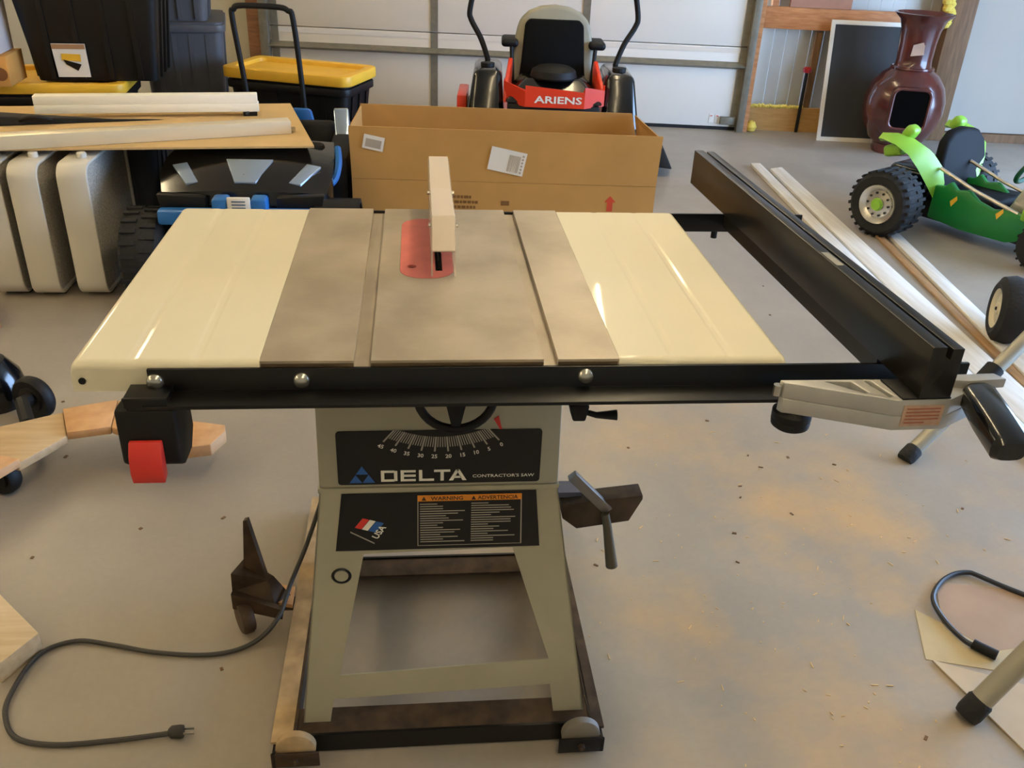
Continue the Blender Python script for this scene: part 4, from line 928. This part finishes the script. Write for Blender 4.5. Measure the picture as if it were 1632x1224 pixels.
MB().lathe([(.08,-.05),(.10,-.055),(.125,-.04),(.135,0),(.125,.04),(.10,.055),(.08,.05),(.07,0),(.08,-.05)], (.5,0,.135), 'x', n=36).build('tyre', M_rubber, pw, smooth=True)
MB().span(.08,.42,-.15,.25,.15,.18).build('cart_deck', M_blackm, pw, bevel=.01)

# folding stand, two splayed legs in view
fs = thing('folding_stand', 'grey tubular folding stand with two splayed legs beside the saw', 'work stand', (1.6,.5,0))
top1, top2 = Vector((1.72,1.06,.40)), Vector((1.235,.135,.40))
def leg(f, d_, k):
    f = Vector(f); d_ = Vector(d_); p1 = f+d_
    l = MB().cyl(f+d_.normalized()*.03, p1, .023, n=18).build('leg', M_tube, fs, smooth=True)
    MB().lathe([(.001,0),(.024,0),(.027,.012),(.027,.045),(.024,.05),(.001,.05)], f, mtx=Vector((0,0,1)).rotation_difference(d_).to_matrix(), n=16).build('rubber_foot', M_rubber, l, smooth=True)
    return p1
A1 = leg((1.446,1.047,.006), (.62,.31,.43), 0)
A2 = leg((1.100,.085,.006), (.62,.14,.88), 1)
MB().cyl(A1-Vector((.3,.15,.2)), A1-Vector((.35,.175,.24)), .03, n=14).build('leg_clamp', M_blackm, fs, smooth=True)
MB().tube([A1, (2.25,1.2,.75), (2.1,.4,.9), A2], .02, 10).build('top_frame', M_tube, fs)

# floor scraps at the lower right
tag(MB().prism([(1.255,.500),(1.42,.47),(1.60,.30),(1.27,.265),(1.20,.36)], 0, .002, XY).build('paper_scrap', mat('kraft_scrap', (166,140,116), .8, var=.08), None), 'pinkish brown kraft paper scrap under the black cord loop', 'paper')
tag(MB().prism([(1.155,.408),(1.25,.30),(1.60,.18),(1.60,.05),(1.24,.21),(1.10,.25)], 0, .0015, XY).build('hardboard_offcut', mat('offcut_tan', (186,168,128), .7, var=.08), None), 'thin tan hardboard offcut behind the stand foot', 'board')
tag(MB().prism([(1.111,.243),(1.62,-.0),(1.62,-.25),(1.18,-.02)], .002, .006, XY).build('plywood_offcut', mat('offcut_pale', (190,170,140), .7, var=.08), None), 'pale plywood offcut at the lower right photo corner', 'board')
ec = thing('extension_cord', 'short black cord loop with connector on the floor', 'cord', (1.3,.4,0))
MB().tube(spline([(1.50,.40,.008),(1.42,.47,.008),(1.375,.513,.009),(1.356,.525,.009),(1.315,.520,.009),(1.262,.490,.009),(1.213,.433,.009),(1.203,.36,.009),(1.216,.295,.009),(1.23,.272,.012)],6), .0062, 8).build('cord', mat('cord_black', (34,36,42), .5), ec, smooth=True)
MB().tube([(1.226,.279,.014),(1.235,.268,.014),(1.262,.240,.014)], .012, 12).build('connector', M_blackm, ec, smooth=True)

# lower left: plank end, wooden dolly with casters
d_ = Vector((-.125,.125,0)).normalized(); n_ = Vector((.72,.69,0)).normalized()
a = Vector((-.852,.385,0)); b = a-Vector((.052,.092,0))
pl_ = MB(); L_ = d_*.45
pl_.hexa([a, a+L_, b+L_, b, a+Vector((0,0,.05)), a+L_+Vector((0,0,.05)), b+L_+Vector((0,0,.05)), b+Vector((0,0,.05))])
tag(pl_.build('lumber_offcut', wood('spruce', (208,182,140), (224,202,166)), None, bevel=.003), 'pale lumber offcut at the left photo edge near the plug', 'lumber')
dy = thing('wooden_dolly', 'dolly of angled plywood boards on black casters left of the saw', 'dolly', (-.95,1.15,0))
def bd(pts, z0, z1, name='board', m=M_ply): return MB().prism(pts, z0, z1, XY).build(name, m, dy, bevel=.003)
bd([(-.925,1.275),(-.720,1.17),(-.700,1.06),(-.715,1.03),(-.90,1.12)], .095, .118)
bd([(-.718,1.168),(-.592,1.135),(-.585,1.10),(-.612,1.03),(-.698,1.012),(-.699,1.06)], .075, .112)
bd([(-1.066,1.225),(-.927,1.276),(-.902,1.12),(-1.012,1.092)], .095, .12)
bd([(-1.012,1.088),(-1.066,1.222),(-1.30,1.10),(-1.16,.98),(-1.092,.955)], .085, .11, m=wood('grey_ply', (176,150,112), (192,166,128)))
bd([(-1.085,.955),(-1.165,.985),(-1.35,.88),(-1.17,.80)], .10, .125)
for c_, r in (((-1.155,.985),.052), ((-1.21,1.38),.07)):
    w = MB().lathe([(.001,-.02),(r*.55,-.02),(r*.6,-.014),(r*.9,-.02),(r,-.01),(r,.01),(r*.9,.02),(.001,.02)], (0,0,0), 'x', n=26).xf(Matrix.Translation((*c_,r)) @ Matrix.Rotation(1.15, 4, 'Z')).build('caster_wheel', M_blackm, dy, smooth=True)
    MB().lathe([(.001,-.028),(.008,-.026),(.01,-.018),(.001,-.018)], (0,0,0), 'x', n=10).xf(Matrix.Translation((*c_,r)) @ Matrix.Rotation(1.15, 4, 'Z')).build('axle_cap', M_steel, w)
MB().tube([(-1.21,1.38,.07),(-1.21,1.30,.10),(-1.15,1.18,.095)], .02, 8).build('caster_arm', M_blackm, dy)
MB().lathe([(.001,0),(.09,0),(.10,.03),(.085,.10),(.05,.15),(.001,.16)], (-1.37,1.48,0), n=20).build('black_drum', M_blackg, dy, smooth=True)

# sawdust and wood shavings: nobody could count them
sv = MB(); rg = random.Random(21)
for i in range(230):
    x = rg.gauss(.95,.38); y = rg.gauss(.45,.42)
    if (-.33 < x < .33 and 0 < y < .9) or (x > 1.06 and y < .56): continue
    a = rg.uniform(0, PI); ln = rg.choice((.003,.004,.006,.009,.016)); w = rg.uniform(.0006,.0014)
    sv.box((x,y,.0012), (ln,w*2,.0012), Matrix.Rotation(a, 3, 'Z'))
o = sv.build('wood_shavings', mat('shaving', (214,180,126), .8), None); o['kind'] = 'stuff'; o['label'] = 'fine pale wood shavings scattered over the concrete floor'; o['category'] = 'shavings'
sv = MB()
for i in range(90):
    x = rg.uniform(-1.2,2.2); y = rg.uniform(-.1,2.5)
    if (x > 1.06 and y < .56) or (abs(x) < .35 and y < .9) or (x > 1.75 and y > .7): continue
    sv.box((x,y,.0012), (rg.uniform(.004,.014),rg.uniform(.003,.008),.002), Matrix.Rotation(rg.uniform(0,PI), 3, 'Z'))
o = sv.build('floor_crumbs', mat('crumb', (112,84,56), .8), None); o['kind'] = 'stuff'; o['label'] = 'small brown leaf and wood crumbs on the concrete floor'; o['category'] = 'debris'
